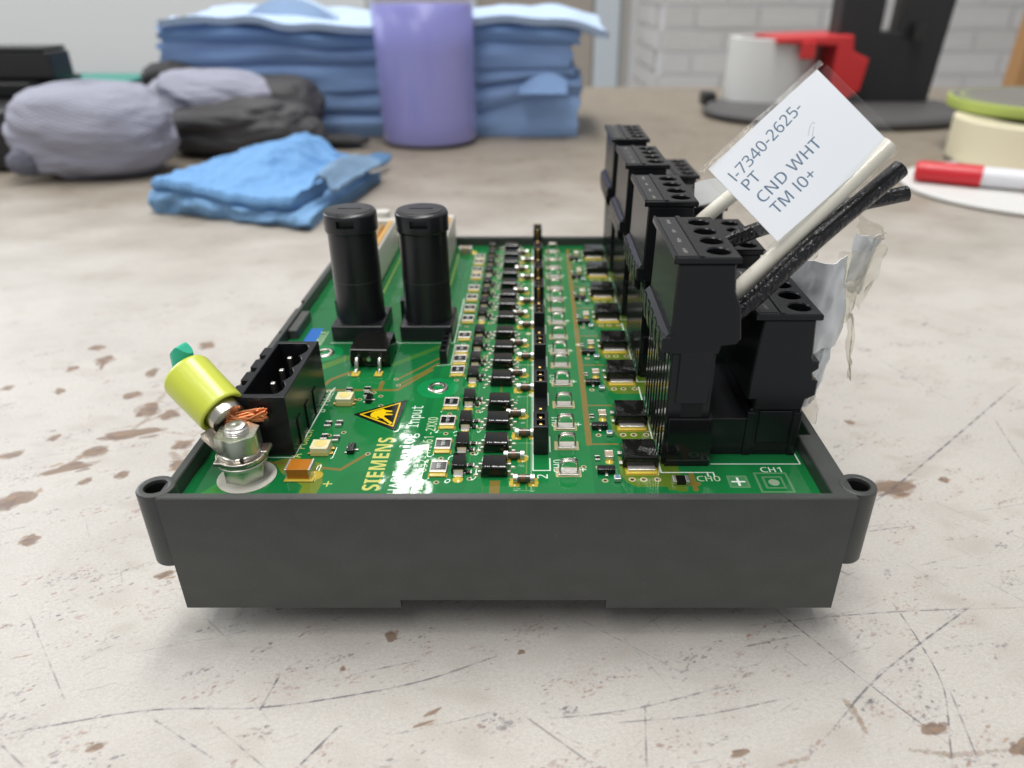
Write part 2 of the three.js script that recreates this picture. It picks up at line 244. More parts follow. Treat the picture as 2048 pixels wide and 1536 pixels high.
// carrier
{
  const outer = shape([[-54, -0.9], [54, -0.9], [54, 134.5], [-54, 134.5]]);
  outer.holes.push(new THREE.Path([[-52.5, 0.55], [-52.5, 133], [52.5, 133], [52.5, 17.5], [50.3, 17.5], [50.3, 0.55]].map((p) => new THREE.Vector2(p[0], p[1]))));
  let ring = plate(outer, 9.1, 32, 0.18);
  ring = cut(ring, [box(-18.1, 16.2, 7, 11.0, -6, 6), box(-54.5, -53.1, 31, 33, -60.5, -61.2), box(-54.5, -52.9, 31.2, 33, -75, -80)]);
  const c = add(mod, 'carrier', grained([ring, box(-52.4, 52.4, 11, 13, -1, -132.9)]), M.carrier);
  add(c, 'snap_block', grained([box(-52.6, -50.2, 27, 31.6, -63, -74.8, 0.5)]), M.carrier);
  for (const [x, z] of [[-55.1, -2.1], [55.1, -2.6]]) {
    const web = box(Math.min(x, Math.sign(x) * 53.9), Math.max(x, Math.sign(x) * 53.9), 18.6, 31.7, z - 1.9, z + 1.7);
    add(c, 'screw_lug', grained([lathe([[1.75, 18.2], [2.75, 18.2], [2.95, 18.5], [2.95, 31.85], [2.75, 32.15], [1.95, 32.15], [1.75, 31.95], [1.75, 18.2]], 40, x, 0, z), cut(web, [cyl(x, 10, 40, z, 2.4)])]), M.carrier);
    add(c, 'lug_bore', [lathe([[1.74, 20], [1.74, 31.5]], 32, x, 0, z), cyl(x, 20, 20.3, z, 1.74)], M.dark);  // near-black liner and plug, painting the shade inside the deep hole
  }
  add(mod, 'rail_foot', box(-47, 46, LIFT, 10.9, -14, -112, 1), M.carrier);
}
// board artwork -------------------------------------------------
const RZ = [-8.4, -15.4, -23.4, -30.4, -44.2, -49.5, -54.4, -61.8, -71.7, -78.5, -85.7, -92.6, -101.9, -107, -113.9, -118.6];
const DZ = [-9.2, -16, -23.6, -32.1, -42, -49, -56.7, -63.6, -74.1, -81.8, -88.6, -96.3, -105.4, -113.4, -121.1, -128.4];
const OZ = [-8.2, -15.5, -22.9, -30, -39.8, -47.6, -54.4, -62.4, -71.4, -79.5, -86, -94.1, -102.3, -111.7, -119, -126.8];
const MR = [-6.3, -20.5, -37.7, -52.1, -69.2, -84.5, -102, -116.5], ML = [-13.2, -27.5, -44.2, -59, -76, -91.5, -109, -123.5];
const LZ = [-8.8, -16.9, -23.4, -31.5, -40.4, -48.5, -55.1, -63.1, -71.5, -79.5, -86.8, -94.8, -103.5, -111.5, -118.5, -126.5];
const QZ = [-11, -24.8, -42.2, -57.2, -74.1, -89.4, -105.8, -121.4];
const SZ = [-9.1, -23.1, -40.2, -54.6, -71.3, -87, -103.2, -118.6];
const JZ = [-15, -31.3, -48, -65, -82, -96.5, -113, -132];
const TZ = [-12, -44.3, -76.6, -108.9];             // tall terminals, front faces
const UZ = [-15, -47.3, -79.6, -111.9];             // low terminals
const BW = [-52.4, 52.4], BD = [-133, -0.6], BS = 15;
let boardTex, boardBump;
{
  const w = Math.round((BW[1] - BW[0]) * BS), h = Math.round((BD[1] - BD[0]) * BS), [c, x] = canvas(w, h), [cb, b] = canvas(w, h);
  const U = BS / 10;                                // drawing units are tenths of a millimetre
  const home = (q) => q.setTransform(U, 0, 0, U, -BW[0] * BS, -BD[0] * BS);
  x.fillStyle = '#1a6a38'; x.fillRect(0, 0, w, h); b.fillStyle = '#000'; b.fillRect(0, 0, w, h);
  home(x); home(b);
  const R = rng(5);
  const rect = (X0, X1, Z0, Z1, col) => { x.fillStyle = col; x.fillRect(X0 * 10, Math.min(Z0, Z1) * 10, (X1 - X0) * 10, Math.abs(Z1 - Z0) * 10); };
  const path = (pts, wd, col) => { x.strokeStyle = col; x.lineWidth = wd * 10; x.lineJoin = 'round'; x.lineCap = 'round'; x.beginPath(); pts.forEach((p, i) => x[i ? 'lineTo' : 'moveTo'](p[0] * 10, p[1] * 10)); x.stroke(); };
  const poly = (pts, col) => { x.fillStyle = col; x.beginPath(); pts.forEach((p, i) => x[i ? 'lineTo' : 'moveTo'](p[0] * 10, p[1] * 10)); x.closePath(); x.fill(); };
  const disc = (X, Z, r, col, q = x) => { q.fillStyle = col; q.beginPath(); q.arc(X * 10, Z * 10, r * 10, 0, 6.2832); q.fill(); };
  const TR = '#7a6a32', POUR = '#566f24', GND = '#166a38', SILK = '#c9d2b0', WH = '#dfe6dd', YEL = '#c8c46a';
  // ground plane tone and clearances
  rect(-52.4, 52.4, -133, -0.6, GND);
  for (const [a, e, f, g] of [[-15.5, 14, -128, -2], [26, 51, -12, -1], [-34, -17, -46, -2]]) { x.globalAlpha = 0.35; rect(a, e, f, g, '#1f8442'); x.globalAlpha = 1; }
  disc(-15.3, -39.4, 4.2, '#15884a'); disc(-42.3, -55.6, 4, '#15884a');
  for (let i = 0; i < 60; i++) { const X = -50 + 100 * R(), Z = -130 + 126 * R(); x.globalAlpha = 0.10; disc(X, Z, 1 + 5 * R(), R() < 0.5 ? '#084a28' : '#1d7a40'); x.globalAlpha = 1; }
  // copper
  path([[14, -18.5], [14.7, -129]], 1.1, TR);
  for (const z of QZ) {
    path([[14.1, z - 7.5], [19, z - 7.5]], 0.5, TR);
    poly([[18.6, z + 1.6], [19.4, z + 3.9], [20.8, z + 5.2], [28.6, z + 5.2], [28.6, z - 3.5], [18.6, z - 3.5]], POUR);
  }
  path([[-4.2, -0.7], [-4.2, -6]], 0, TR); rect(-3.1, -1.4, -7.5, -0.7, TR); path([[-2.4, -30], [-2.4, -127]], 0.35, TR);
  path([[2.9, -5], [2.9, -129]], 0.22, '#5f8a46'); path([[3.7, -5], [3.7, -129]], 0.2, '#7fa07a'); path([[-6.9, -8], [-6.9, -126]], 0.2, '#2f7d40');
  path([[-40, -36], [-38, -43], [-34.5, -46.5]], 0.9, TR); path([[-38, -38.5], [-32, -38.5], [-27, -38.5], [-23.5, -38.5], [-17.5, -47.5]], 0.8, TR);
  path([[-24.2, -43], [-20, -48.5], [-16.6, -53]], 0.6, TR); path([[-23.6, -40.6], [-19, -46.5], [-16.4, -50.5]], 0.6, TR); path([[-46, -44], [-37, -53], [-30, -56]], 2.2, '#4d7a30'); path([[-26, -50], [-16, -60]], 1.6, '#3f7a34');
  path([[-27, -38.5], [-27, -42]], 0.9, TR); path([[-33.5, -11.5], [-28.5, -10.6], [-24.8, -15.5]], 0.7, TR);
  poly([[-38, -14.5], [-32, -12.5], [-30.6, -7], [-31, -0.7], [-34, -0.7], [-33.6, -6], [-38, -9.5], [-40.5, -13]], '#6b7a2a'); poly([[-50, -3], [-45, -12], [-41, -13.6], [-39, -6], [-44, -2]], '#2f7d3c');
  path([[-43, -13], [-37.5, -12.3]], 0.6, TR); path([[28.5, -6.6], [31, -6.6]], 1.1, TR); path([[30.4, -9.6], [30.4, -5]], 0.9, TR); path([[27.6, -9.4], [27.6, -2]], 0, TR);
  poly([[26, -9.2], [29, -9.2], [29, -4.4], [26, -5]], POUR);
  // pads under the parts
  const PAD = '#b89a3c', VIA = '#b7ad86';
  RZ.forEach((z) => { rect(-13.5, -10.3, z, z - 1.3, PAD); rect(-13.5, -10.3, z - 3.6, z - 4.7, PAD); });
  DZ.forEach((z) => { disc(-8.45, z + 1.5, 0.85, PAD); rect(-9.3, -7.6, z - 4, z - 4.6, PAD); });
  OZ.forEach((z) => { for (const q of [-0.9, -3.1]) { rect(-6, -4.6, z + q - 0.35, z + q + 0.35, '#a9a27a'); rect(-0.3, 1, z + q - 0.3, z + q + 0.3, '#a9a27a'); } });
  MR.forEach((z) => { rect(0.2, 1.8, z + 0.5, z - 1.9, PAD); rect(3.3, 4.8, z + 0.5, z - 1.9, PAD); }); ML.forEach((z) => { rect(-1.3, 0.2, z + 0.4, z - 1.9, PAD); rect(1.3, 2.7, z + 0.4, z - 1.9, PAD); });
  LZ.forEach((z) => rect(7.8, 12.1, z + 0.3, z - 2.5, '#b6a878')); QZ.forEach((z) => rect(19.5, 25, z + 2, z - 0.5, '#a88c30'));
  const via = (X, Z, r = 0.55) => { disc(X, Z, r, VIA); disc(X, Z, r * 0.52, '#3b3526'); };
  QZ.forEach((z) => [20.4, 22.3, 24.6].forEach((X) => via(X, z + 3.2, 0.62)));
  SZ.forEach((z) => { via(15.9, z + 1.6); via(15.1, z - 2.2, 0.5); via(17.1, z - 2.2, 0.5); });
  RZ.forEach((z, i) => { via(-11.9, z + 1.4, 0.5); via(-6.5, z + 0.4 - (i % 3) * 0.5, 0.5); via(-6.3, z - 3.4, 0.5); if (i % 2) via(-6.8, z - 1.6, 0.45); });
  [[-24.8, -15.4], [-27.9, -37.4], [-24.4, -43.2], [-23.5, -40.5], [-30.2, -34.6], [-26.3, -36], [-25.6, -32.2], [-33, -21.4], [-30.6, -22.4], [-34.4, -45.2], [12.6, -11.4]].forEach((p) => via(p[0], p[1], 0.5));
  [[2.6, -14.5], [3.7, -36.5], [2.9, -66], [3.7, -82], [14.3, -60]].forEach((p) => { disc(p[0], p[1], 0.62, '#c2c2a2'); });
  // silk screen
  const text = (s, X, Z, size, turn, col = SILK, weight = '', face = 'sans-serif', wide = 1) => { for (const q of [x, b]) { q.save(); q.translate(X * 10, Z * 10); q.rotate(-turn * Math.PI / 2); q.scale(wide, 1); q.font = `${weight} ${Math.round(size * 10)}px ${face}`; q.fillStyle = q === b ? '#242424' : col; q.fillText(s, 0, 0); q.restore(); } };
  const line = (pts, wd = 0.28, col = WH) => path(pts, wd, col);
  text('SIEMENS', -20.95, -4.6, 3.9, 1, YEL, 'bold', 'sans-serif', 0.98);
  text('HART Analog Input', -17.3, -3.6, 3.1, 1, WH, '', 'monospace', 0.91);
  text('6ES7 652-1AA61-2XX0', -13.9, -3.4, 2.5, 1, SILK, '', 'monospace', 0.86);
  text('A POWER', -36.2, -14.2, 2.3, 1, YEL, '', 'monospace', 0.95); text('B POWER', -35.9, -29.6, 2.3, 1, SILK, '', 'monospace', 0.95);
  text('SHIELD', -39.5, -1.6, 2.4, 0, YEL, '', 'monospace', 1.05);
  text('+', -30.6, -5.4, 3.4, 0, YEL); text('+', -8, -3, 1.4, 0, SILK); text('2', 6.5, -7.9, 2.6, 1, WH, '', 'monospace');
  text('MODULE', -44.2, -59.6, 2.4, 1, SILK, '', 'monospace', 0.9); text('FUSE A', -42.6, -77.5, 2, 0, SILK); text('FUSE B', -27.4, -77.5, 2, 0, SILK);
  [[0, 0], [1, -14.6], [2, -31.6], [3, -46.3], [4, -63], [5, -78.3], [6, -95], [7, -110]].forEach(([k, dz]) => { text('CH' + k, 10.2 - 1, -9.6 + dz, 2.3, 1, '#cfdccf', '', 'monospace'); text('+', 9.7 + 2, -9.7 + dz, 2.6, 0, WH); line([[11.2, -12.8 + dz], [11.2, -14.2 + dz]], 0.3); });
  text('CH0', 31, -7.4, 2.1, 0, SILK, '', 'monospace', 1.1); text('CH1', 42.2, -9.9, 2.1, 0, WH, '', 'monospace', 1.1);
  for (const z of TZ) { line([[25.5, z + 2.2 - 30], [25.5, z + 2.2], [34.2, z + 2.2], [34.2, z + 3.4]]); line([[33.2, z + 2.2], [33.2, z + 3.3]]); }
  for (const z of UZ) line([[34.4, z + 2.7], [49.6, z + 2.7], [49.6, z - 20]]);
  line([[4, -10.4], [6.9, -10.4], [6.9, -14]], 0.25); line([[4, -10.4], [4, -130]], 0.22); JZ.forEach((z) => line([[7, z - 1], [7, z - 6]], 0.2));
  line([[-42.6, -14.3], [-37.4, -14.3], [-36.6, -38], [-36.2, -39.5]], 0.25); line([[-42.3, -60.9], [-14, -60.9], [-14, -88]], 0.25); line([[-18.6, -92], [-18.6, -131]], 0.3, '#9fae4a'); line([[-35.9, -92], [-35.9, -131]], 0.3, '#9fae4a');
  line([[-13.7, -60], [-13.7, -50], [-16.6, -49.4]], 0.2);
  // marks by the right front corner
  for (const [X, Z, r, k] of [[37.8, -7.2, 1.5, 0], [43.6, -7, 2.6, 1]]) { x.strokeStyle = '#5f8a62'; x.lineWidth = 4; x.strokeRect((X - r) * 10, (Z - r) * 10, 20 * r, 20 * r); if (k) { x.strokeRect((X - 1.5) * 10, (Z - 1.5) * 10, 30, 30); disc(X, Z, 0.9, '#8fa48a'); } else { x.fillStyle = '#5f8a62'; x.globalAlpha = 0.6; x.fillRect((X - r) * 10, (Z - r) * 10, 20 * r, 20 * r); x.globalAlpha = 1; line([[X - 1, Z], [X + 1, Z]], 0.4); line([[X, Z - 1], [X, Z + 1]], 0.4); } }
  // blue handwritten-looking ink blocks
  rect(-48.9, -45.9, -60, -69, '#1f66b8'); rect(-47.8, -44.4, -54.8, -58.2, '#2a74c4');
  boardTex = texOf(c);
  // coating relief: long waves, silk ridges and lips round the parts, blurred
  const lip = (X0, X1, Z0, Z1, v) => { b.fillStyle = `rgb(${v},${v},${v})`; b.fillRect(X0 * 10, Math.min(Z0, Z1) * 10, (X1 - X0) * 10, Math.abs(Z1 - Z0) * 10); };
  RZ.forEach((z) => lip(-13.9, -9.9, z + 0.6, z - 4.6, 230)); DZ.forEach((z) => lip(-10.1, -6.8, z + 2.2, z - 4.6, 230)); OZ.forEach((z) => lip(-6, 1, z + 0.4, z - 4.4, 230)); QZ.forEach((z) => lip(18.4, 26, z + 2.4, z - 6.2, 230));
  LZ.forEach((z) => lip(7.6, 12.3, z + 0.4, z - 2.7, 150)); SZ.forEach((z) => lip(14.4, 18.2, z + 1.6, z - 2.4, 200)); MR.forEach((z) => lip(0, 5, z + 0.6, z - 2.2, 190)); ML.forEach((z) => lip(-1.4, 2.8, z + 0.6, z - 2.2, 190));
  lip(-37.2, -32.3, -7, -12.4, 230); lip(-35, -31, -14, -18, 220); lip(-35, -30.6, -31, -35.5, 220); lip(-35.6, -26, -43, -60, 200);
  poly.call; b.fillStyle = '#787878'; b.beginPath(); b.moveTo(-302, -288); b.lineTo(-208, -346); b.lineTo(-213, -229); b.fill();
  const src = b.getImageData(0, 0, w, h).data, W = Math.floor(w / 2), H = Math.floor(h / 2);
  let A = new Float32Array(W * H), T = new Float32Array(W * H);
  for (let j = 0; j < H; j++) for (let i = 0; i < W; i++) A[j * W + i] = src[((2 * j) * w + 2 * i) * 4] / 255;
  const blur = (a, t, r) => { for (const [n, m, s, q] of [[H, W, 1, W], [W, H, W, 1]]) { for (let k = 0; k < n; k++) { let acc = 0; for (let i = -r; i <= r; i++) acc += a[k * q + Math.min(m - 1, Math.max(0, i)) * s]; for (let i = 0; i < m; i++) { t[k * q + i * s] = acc / (2 * r + 1); acc += a[k * q + Math.min(m - 1, i + r + 1) * s] - a[k * q + Math.max(0, i - r) * s]; } } [a, t] = [t, a]; } return a; };
  A = blur(A, T, 2); T = new Float32Array(W * H); A = blur(A, T, 2);
  const d = new Float32Array(W * H * 4);
  for (let j = 0; j < H; j++) for (let i = 0; i < W; i++) {
    const X = BW[0] + i * 2 / BS, Z = BD[0] + j * 2 / BS;
    const v = 0.30 * A[j * W + i] + 0.13 * N2(X / 11, Z / 14) + 0.022 * N2(X / 3.6 + 5, Z / 5) + 0.0022 * N2(X / 1.1, Z / 1.1 + 3) + 0.3;
    d.set([v, v, v, 1], ((H - 1 - j) * W + i) * 4);
  }
  boardBump = new THREE.DataTexture(d, W, H, THREE.RGBAFormat, THREE.FloatType); boardBump.magFilter = THREE.LinearFilter; boardBump.needsUpdate = true;
}
const boardMat = new THREE.MeshPhysicalMaterial({ map: boardTex, roughness: 0.07, bumpMap: boardBump, bumpScale: 0.0004 });
add(mod, 'circuit_board', box(BW[0], BW[1], PY - 1.6, PY, BD[0], BD[1]), boardMat);

// static warning sticker
{
  const [c, x] = canvas(512, 512);
  x.fillStyle = '#14130f'; x.fillRect(0, 0, 512, 512); x.translate(256, 0);
  const tri = (t, l, bt) => { x.beginPath(); x.moveTo(0, t); x.lineTo(l, bt); x.lineTo(-l, bt); x.closePath(); };
  x.lineJoin = 'round'; x.lineWidth = 16; x.strokeStyle = '#e2bd12'; tri(78, 190, 462); x.stroke();
  x.fillStyle = '#e2bd12';                          // a hand reaching, struck through
  x.beginPath(); x.moveTo(-40, 200); x.bezierCurveTo(-10, 170, 40, 190, 62, 235); x.lineTo(92, 300); x.lineTo(70, 330); x.lineTo(60, 400); x.lineTo(40, 410); x.lineTo(34, 340); x.lineTo(14, 345); x.lineTo(6, 420); x.lineTo(-12, 424); x.lineTo(-16, 340); x.lineTo(-60, 330); x.lineTo(-80, 270); x.closePath(); x.fill();
  x.lineWidth = 30; x.beginPath(); x.moveTo(-150, 440); x.lineTo(-20, 290); x.stroke();
  x.strokeStyle = '#14130f'; x.lineWidth = 12; x.beginPath(); x.moveTo(-158, 405); x.lineTo(-40, 268); x.stroke();
  const sh = shape([[-30.2, 28.8], [-21.3, 22.9], [-20.8, 34.4]]), g = flat(plate(sh, PY + 0.02, PY + 0.14, 0.04)), p = g.attributes.position, uv = g.attributes.uv;
  for (let i = 0; i < p.count; i++) { const t = (p.getX(i) + 30.2) / 9.15, a = (-p.getZ(i) - 28.7) / 11.6; uv.setXY(i, 0.5 + a, 1 - t); }
  add(mod, 'warning_sticker', g, std(0xffffff, 0.12, { map: texOf(c) }));
}
// small parts ----------------------------------------------------
function proto(name, build) { const g = new THREE.Group(); g.name = name; build(g); return g; }
const chipTop = (() => { const [c, x] = canvas(128, 96); x.fillStyle = '#191a1a'; x.fillRect(0, 0, 128, 96); x.fillStyle = '#b9bdb6'; x.font = 'bold 46px sans-serif'; x.save(); x.translate(64, 48); x.rotate(-Math.PI / 2); x.textAlign = 'center'; x.fillText('101', 0, 16); x.restore(); return std(0xffffff, 0.14, { map: texOf(c) }); })();
const resistor = proto('chip_resistor', (g) => {
  add(g, 'ceramic_body', box(-1.4, 1.4, 0, 0.55, -0.9, -4.2), M.beige);
  add(g, 'resistive_layer', box(-1.25, 1.25, 0.56, 0.66, -1.5, -3.6), chipTop);
  add(g, 'end_cap', box(-1.45, 1.45, 0.02, 0.62, -0.8, -1.35, 0.1), M.tin); add(g, 'end_cap', box(-1.45, 1.45, 0.02, 0.62, -3.75, -4.3, 0.1), M.tin);
  add(g, 'solder_fillet', [prof([[-1.45, 0], [1.45, 0], [1.3, 0.35], [-1.3, 0.35]], 0, -0.9, 0.1)], M.flux);
});
RZ.forEach((z) => copyTo(mod, resistor, -11.9, PY, z));
const diode = proto('diode', (g) => {
  add(g, 'body', soft(prof([[-1.28, 0.15], [1.28, 0.15], [1.28, 0.8], [1.05, 1.95], [-1.05, 1.95], [-1.28, 0.8]], 0, -3.9, 0.42, 3)), M.gloss);
  add(g, 'tab', [box(-0.8, 0.8, 0.1, 1.0, 0.12, -0.1), box(-0.8, 0.8, 0.08, 0.3, 0.9, -0.1, 0.08)], M.tin);
  add(g, 'tab', box(-0.8, 0.8, 0.1, 1.0, -4.05, -3.8), M.tin);
  add(g, 'solder_fillet', lathe([[0, 0.2], [0.5, 0.15], [0.85, 0]], 20, 0, 0, 1.3), M.flux);
});
DZ.forEach((z) => copyTo(mod, diode, -8.45, PY, z));
const lead = (s, z, w, x0, x1, y) => box(s * x0, s * x1, 0.05, y, z - w / 2, z + w / 2, 0.06);
const opto = proto('optocoupler', (g) => {
  add(g, 'body', soft(prof([[-2.25, 0.12], [2.25, 0.12], [2.3, 0.7], [1.95, 2.15], [-1.95, 2.15], [-2.3, 0.7]], 0, -4.0, 0.5, 3)), M.gloss);
  for (const s of [-1, 1]) for (const z of [-0.9, -3.1]) add(g, 'lead', [lead(s, z, 0.42, 2.2, 2.75, 0.85), lead(s, z, 0.42, 2.6, 3.35, 0.2)], M.tin);
});
OZ.forEach((z) => copyTo(mod, opto, -2.45, PY, z));
const melf = proto('cylindrical_resistor', (g) => {
  add(g, 'glass_body', between([-1.1, 0.78, 0], [1.1, 0.78, 0], 0.66), M.glass); add(g, 'colour_band', between([-0.55, 0.78, 0], [0.25, 0.78, 0], 0.69), M.band);
  add(g, 'end_cap', between([-1.75, 0.78, 0], [-1.05, 0.78, 0], 0.76), M.tin); add(g, 'end_cap', between([1.05, 0.78, 0], [1.75, 0.78, 0], 0.76), M.tin);
  for (const s of [-1, 1]) add(g, 'solder_fillet', lathe([[0, 0.32], [0.5, 0.25], [0.95, 0]], 16, s * 1.5, 0, 0.1), M.flux);
});
MR.forEach((z) => copyTo(mod, melf, 2.5, PY, z - 0.75)); ML.forEach((z) => copyTo(mod, melf, 0.75, PY, z - 0.75));
const loopProto = proto('test_loop', (g) => {
  add(g, 'base_plate', [box(-1.75, 1.75, 0.02, 0.3, 0.1, -2, 0.1), box(-1.4, 1.4, 0.28, 0.42, -0.25, -1.7, 0.06)], M.tin);
  const arch = new THREE.CatmullRomCurve3([[-1.6, 0.25], [-1.68, 1.4], [-1.4, 2.4], [-0.7, 2.75], [0.6, 2.8], [1.35, 2.6], [1.6, 1.6], [1.55, 0.3]].map((p) => new THREE.Vector3(p[0], p[1], 0)));
  const top = arch.getPoints(22), sh = new THREE.Shape(); top.forEach((p, i) => sh[i ? 'lineTo' : 'moveTo'](p.x, p.y)); top.slice().reverse().forEach((p) => sh.lineTo(p.x * 0.8, Math.max(0.25, p.y - 0.34)));
  add(g, 'loop', extr(sh, 1.0, 0.1).translate(0, 0, -1.3), M.steel);
});
LZ.forEach((z) => copyTo(mod, loopProto, 10, PY, z));
const fet = proto('transistor', (g) => {
  add(g, 'body', soft(prof([[-3.05, 0.05], [3.05, 0.05], [3.1, 1.1], [2.75, 2.35], [-2.75, 2.35], [-3.1, 1.1]], 0, -5.9, 0.5, 3)), M.gloss);
  add(g, 'heat_tab', [box(-2.35, 2.35, 0.05, 0.55, 1.15, -0.2, 0.12)], M.tin);
  add(g, 'solder_fillet', [box(-2.6, 2.6, 0.01, 0.16, 1.75, 0.6, 0.07)], M.flux);
  for (const z of [-1.2, -4.2]) add(g, 'lead', [box(-3.6, -3.0, 0.05, 0.5, z - 0.4, z + 0.4, 0.1)], M.tin);
});
QZ.forEach((z) => copyTo(mod, fet, 22.25, PY, z));
const sot = proto('small_transistor', (g) => {
  add(g, 'body', box(-1.5, 1.5, 0.12, 1.1, 0, -1.45, 0.2), M.gloss);
  add(g, 'lead', [box(-0.25, 0.25, 0.05, 0.4, 0.7, -0.1, 0.1)], M.tin); for (const s of [-0.95, 0.95]) add(g, 'lead', [box(s - 0.22, s + 0.22, 0.05, 0.3, -2, -1.4, 0.08)], M.tin);
});
SZ.forEach((z) => copyTo(mod, sot, 16.25, PY, z));
const cap = proto('chip_capacitor', (g) => { add(g, 'body', box(-0.7, 0.7, 0.05, 0.95, -0.35, -1.75), M.ceramic); add(g, 'end_cap', box(-0.75, 0.75, 0.02, 1, 0, -0.4, 0.1), M.tin); add(g, 'end_cap', box(-0.75, 0.75, 0.02, 1, -1.7, -2.1, 0.1), M.tin); add(g, 'solder_fillet', lathe([[0, 0.35], [0.4, 0.25], [0.75, 0]], 14, 0, 0, 0.15), M.flux); });
const tiny = proto('small_chip_resistor', (g) => { add(g, 'body', box(-0.42, 0.42, 0.03, 0.38, -0.25, -1.1), M.gloss); add(g, 'end_cap', box(-0.45, 0.45, 0.02, 0.4, 0, -0.3, 0.05), M.tin); add(g, 'end_cap', box(-0.45, 0.45, 0.02, 0.4, -1.05, -1.35, 0.05), M.tin); });
const dot = proto('square_component', (g) => { add(g, 'metal_frame', box(-0.6, 0.6, 0.05, 0.8, 0, -1.2, 0.15), M.tin); add(g, 'window', box(-0.36, 0.36, 0.79, 0.84, -0.25, -0.95), std(rgb(0.1, 0.22, 0.36), 0.1)); });
SZ.forEach((z) => { copyTo(mod, cap, 17.1, PY, z - 4); copyTo(mod, tiny, 15.1, PY, z - 4); copyTo(mod, dot, 17.9, PY, z + 2.2); });
// little parts between diodes and optocouplers
DZ.forEach((z, i) => { const t = copyTo(mod, tiny, -6.2, PY, z - 0.4); t.rotation.y = Math.PI / 2; const u = copyTo(mod, tiny, -5.9, PY, z - 2.4); u.rotation.y = Math.PI / 2; });
for (const [x, z] of [[-33.6, -19.5], [-31.4, -19], [-34, -24], [-32, -24.2], [-33, -37], [-33, -35.6], [-29.4, -37.4], [-29, -35.2]]) { const t = copyTo(mod, tiny, x, PY, z); t.scale.setScalar(1.35); }
const led = proto('indicator_lamp', (g) => { add(g, 'white_housing', [prof([[-1.65, 0.05], [1.65, 0.05], [1.55, 1.75], [-1.55, 1.75]], 0, -2.9, 0.18)], M.ledBody); add(g, 'yellow_lens', [cyl(0, 1.7, 1.8, -1.45, 1.05), box(-1.5, 1.5, 0.1, 0.9, 0.06, -0.1)], M.ledLens); for (const z of [-0.7, -2.2]) for (const s of [-1, 1]) add(g, 'lead', [box(s * 1.6, s * 2.2, 0.05, 0.4, z - 0.3, z + 0.3, 0.08)], M.gold); });
copyTo(mod, led, -33, PY, -14.6); copyTo(mod, led, -32.7, PY, -31.9);
for (const [x, z] of [[-27.2, -16.4], [-27.6, -34.2]]) { const t = copyTo(mod, sot, x, PY, z); t.rotation.y = Math.PI / 2; t.scale.setScalar(0.85); }
{ const t = proto('orange_capacitor', (g) => { add(g, 'body', box(-2.0, 2.0, 0.1, 2.1, -0.05, -3.2, 0.15), M.tantal); for (const s of [-1, 1]) add(g, 'end_cap', box(s * 1.75, s * 2.15, 0.05, 2.15, 0, -3.25, 0.12), M.tin); add(g, 'solder_fillet', [lathe([[0, 0.8], [0.5, 0.6], [1.3, 0]], 20, 2.4, 0, -1.4), box(-2.3, 2.6, 0.02, 0.25, 0.6, -0.4, 0.1)], M.flux); }); copyTo(mod, t, -34.7, PY, -7.6); }
{ const t = copyTo(mod, cap, -14.6, PY, -126); t.rotation.y = Math.PI / 2; t.scale.setScalar(1.9); }
// white marker chip near the CH0 print
{ const t = copyTo(mod, tiny, 29.6, PY, -7.1); t.rotation.y = Math.PI / 2; t.scale.setScalar(2); }
// regulator
{
  const g = grp(mod, 'voltage_regulator', -30.8, PY, -48.5);
  add(g, 'body', soft(prof([[-4.3, 0.2], [4.3, 0.2], [4.4, 1.6], [4.0, 4.3], [-4.0, 4.3], [-4.4, 1.6]], 0, -9.4, 0.6, 3)), M.gloss);
  for (const s of [-2.4, 2.4]) { add(g, 'lead', tube([[s, 2.3, -0.3], [s, 2.5, 1.0], [s, 1.6, 1.7], [s, 0.5, 2.0], [s, 0.2, 3.2]], 0.42, 14, 8), M.pin); add(g, 'solder_joint', box(s - 0.85, s + 0.85, 0.01, 0.35, 4.4, 2.2, 0.15), M.flux); }
  add(g, 'lead', between([0, 2.3, -0.3], [0, 2.3, 0.8], 0.45), M.pin); add(g, 'heat_tab', box(-4.2, 4.2, 0.05, 1.0, -9.2, -11.4, 0.2), M.tin);
}
{ const g = grp(mod, 'pin_strip', -15.3, PY, -50.2); add(g, 'housing', cut(box(-0.8, 0.8, 0, 3.2, 0, -9.6, 0.12), [0, 1, 2, 3].map((k) => box(-0.45, 0.45, 2.4, 4, -1 - k * 2.4, -2.2 - k * 2.4))), M.black); }
for (const [x, z] of [[-15.3, -39.4], [-42.3, -55.6]]) { const g = grp(mod, 'screw_insert', x, PY, z); add(g, 'rim', lathe([[1.1, -1.2], [1.1, 0.25], [1.35, 0.4], [1.9, 0.35], [2.1, 0.02]], 40), M.steel); add(g, 'screw', cyl(0, -1.2, -0.6, 0, 1.05), M.steel); }
// jumper row
{
  const g = grp(mod, 'jumper_header', 5.35, PY, 0);
  add(g, 'pin_base', box(-1.15, 1.15, 0, 2.4, -18, -137, 0.1), M.black);
  JZ.forEach((z, k) => {
    const j = grp(mod, 'jumper_cap', 5.35 + (k < 1 ? 0 : 0.1), PY, z);
    add(j, 'sleeve', cut(box(-1.3, 1.3, 0.1, 5.75, 0, -5.2, 0.12), [box(-0.72, 0.72, 4, 7, -0.7, -2.3), box(-0.72, 0.72, 4, 7, -2.9, -4.5)]), M.black);
    for (const q of [-1.5, -3.7]) add(j, 'contact', box(-0.3, 0.3, 3.5, 5.5, q - 0.3, q + 0.3, 0.12), M.gold);
    add(g, 'pin', box(-0.3, 0.3, 2.3, 5.6, z - 6.9, z - 6.3, 0.12), M.gold);
    if (k > 3) add(g, 'pin', box(-0.25, 0.25, 0.4, 5.4, z + 0.55, z + 0.15, 0.1), M.gold);
  });
}
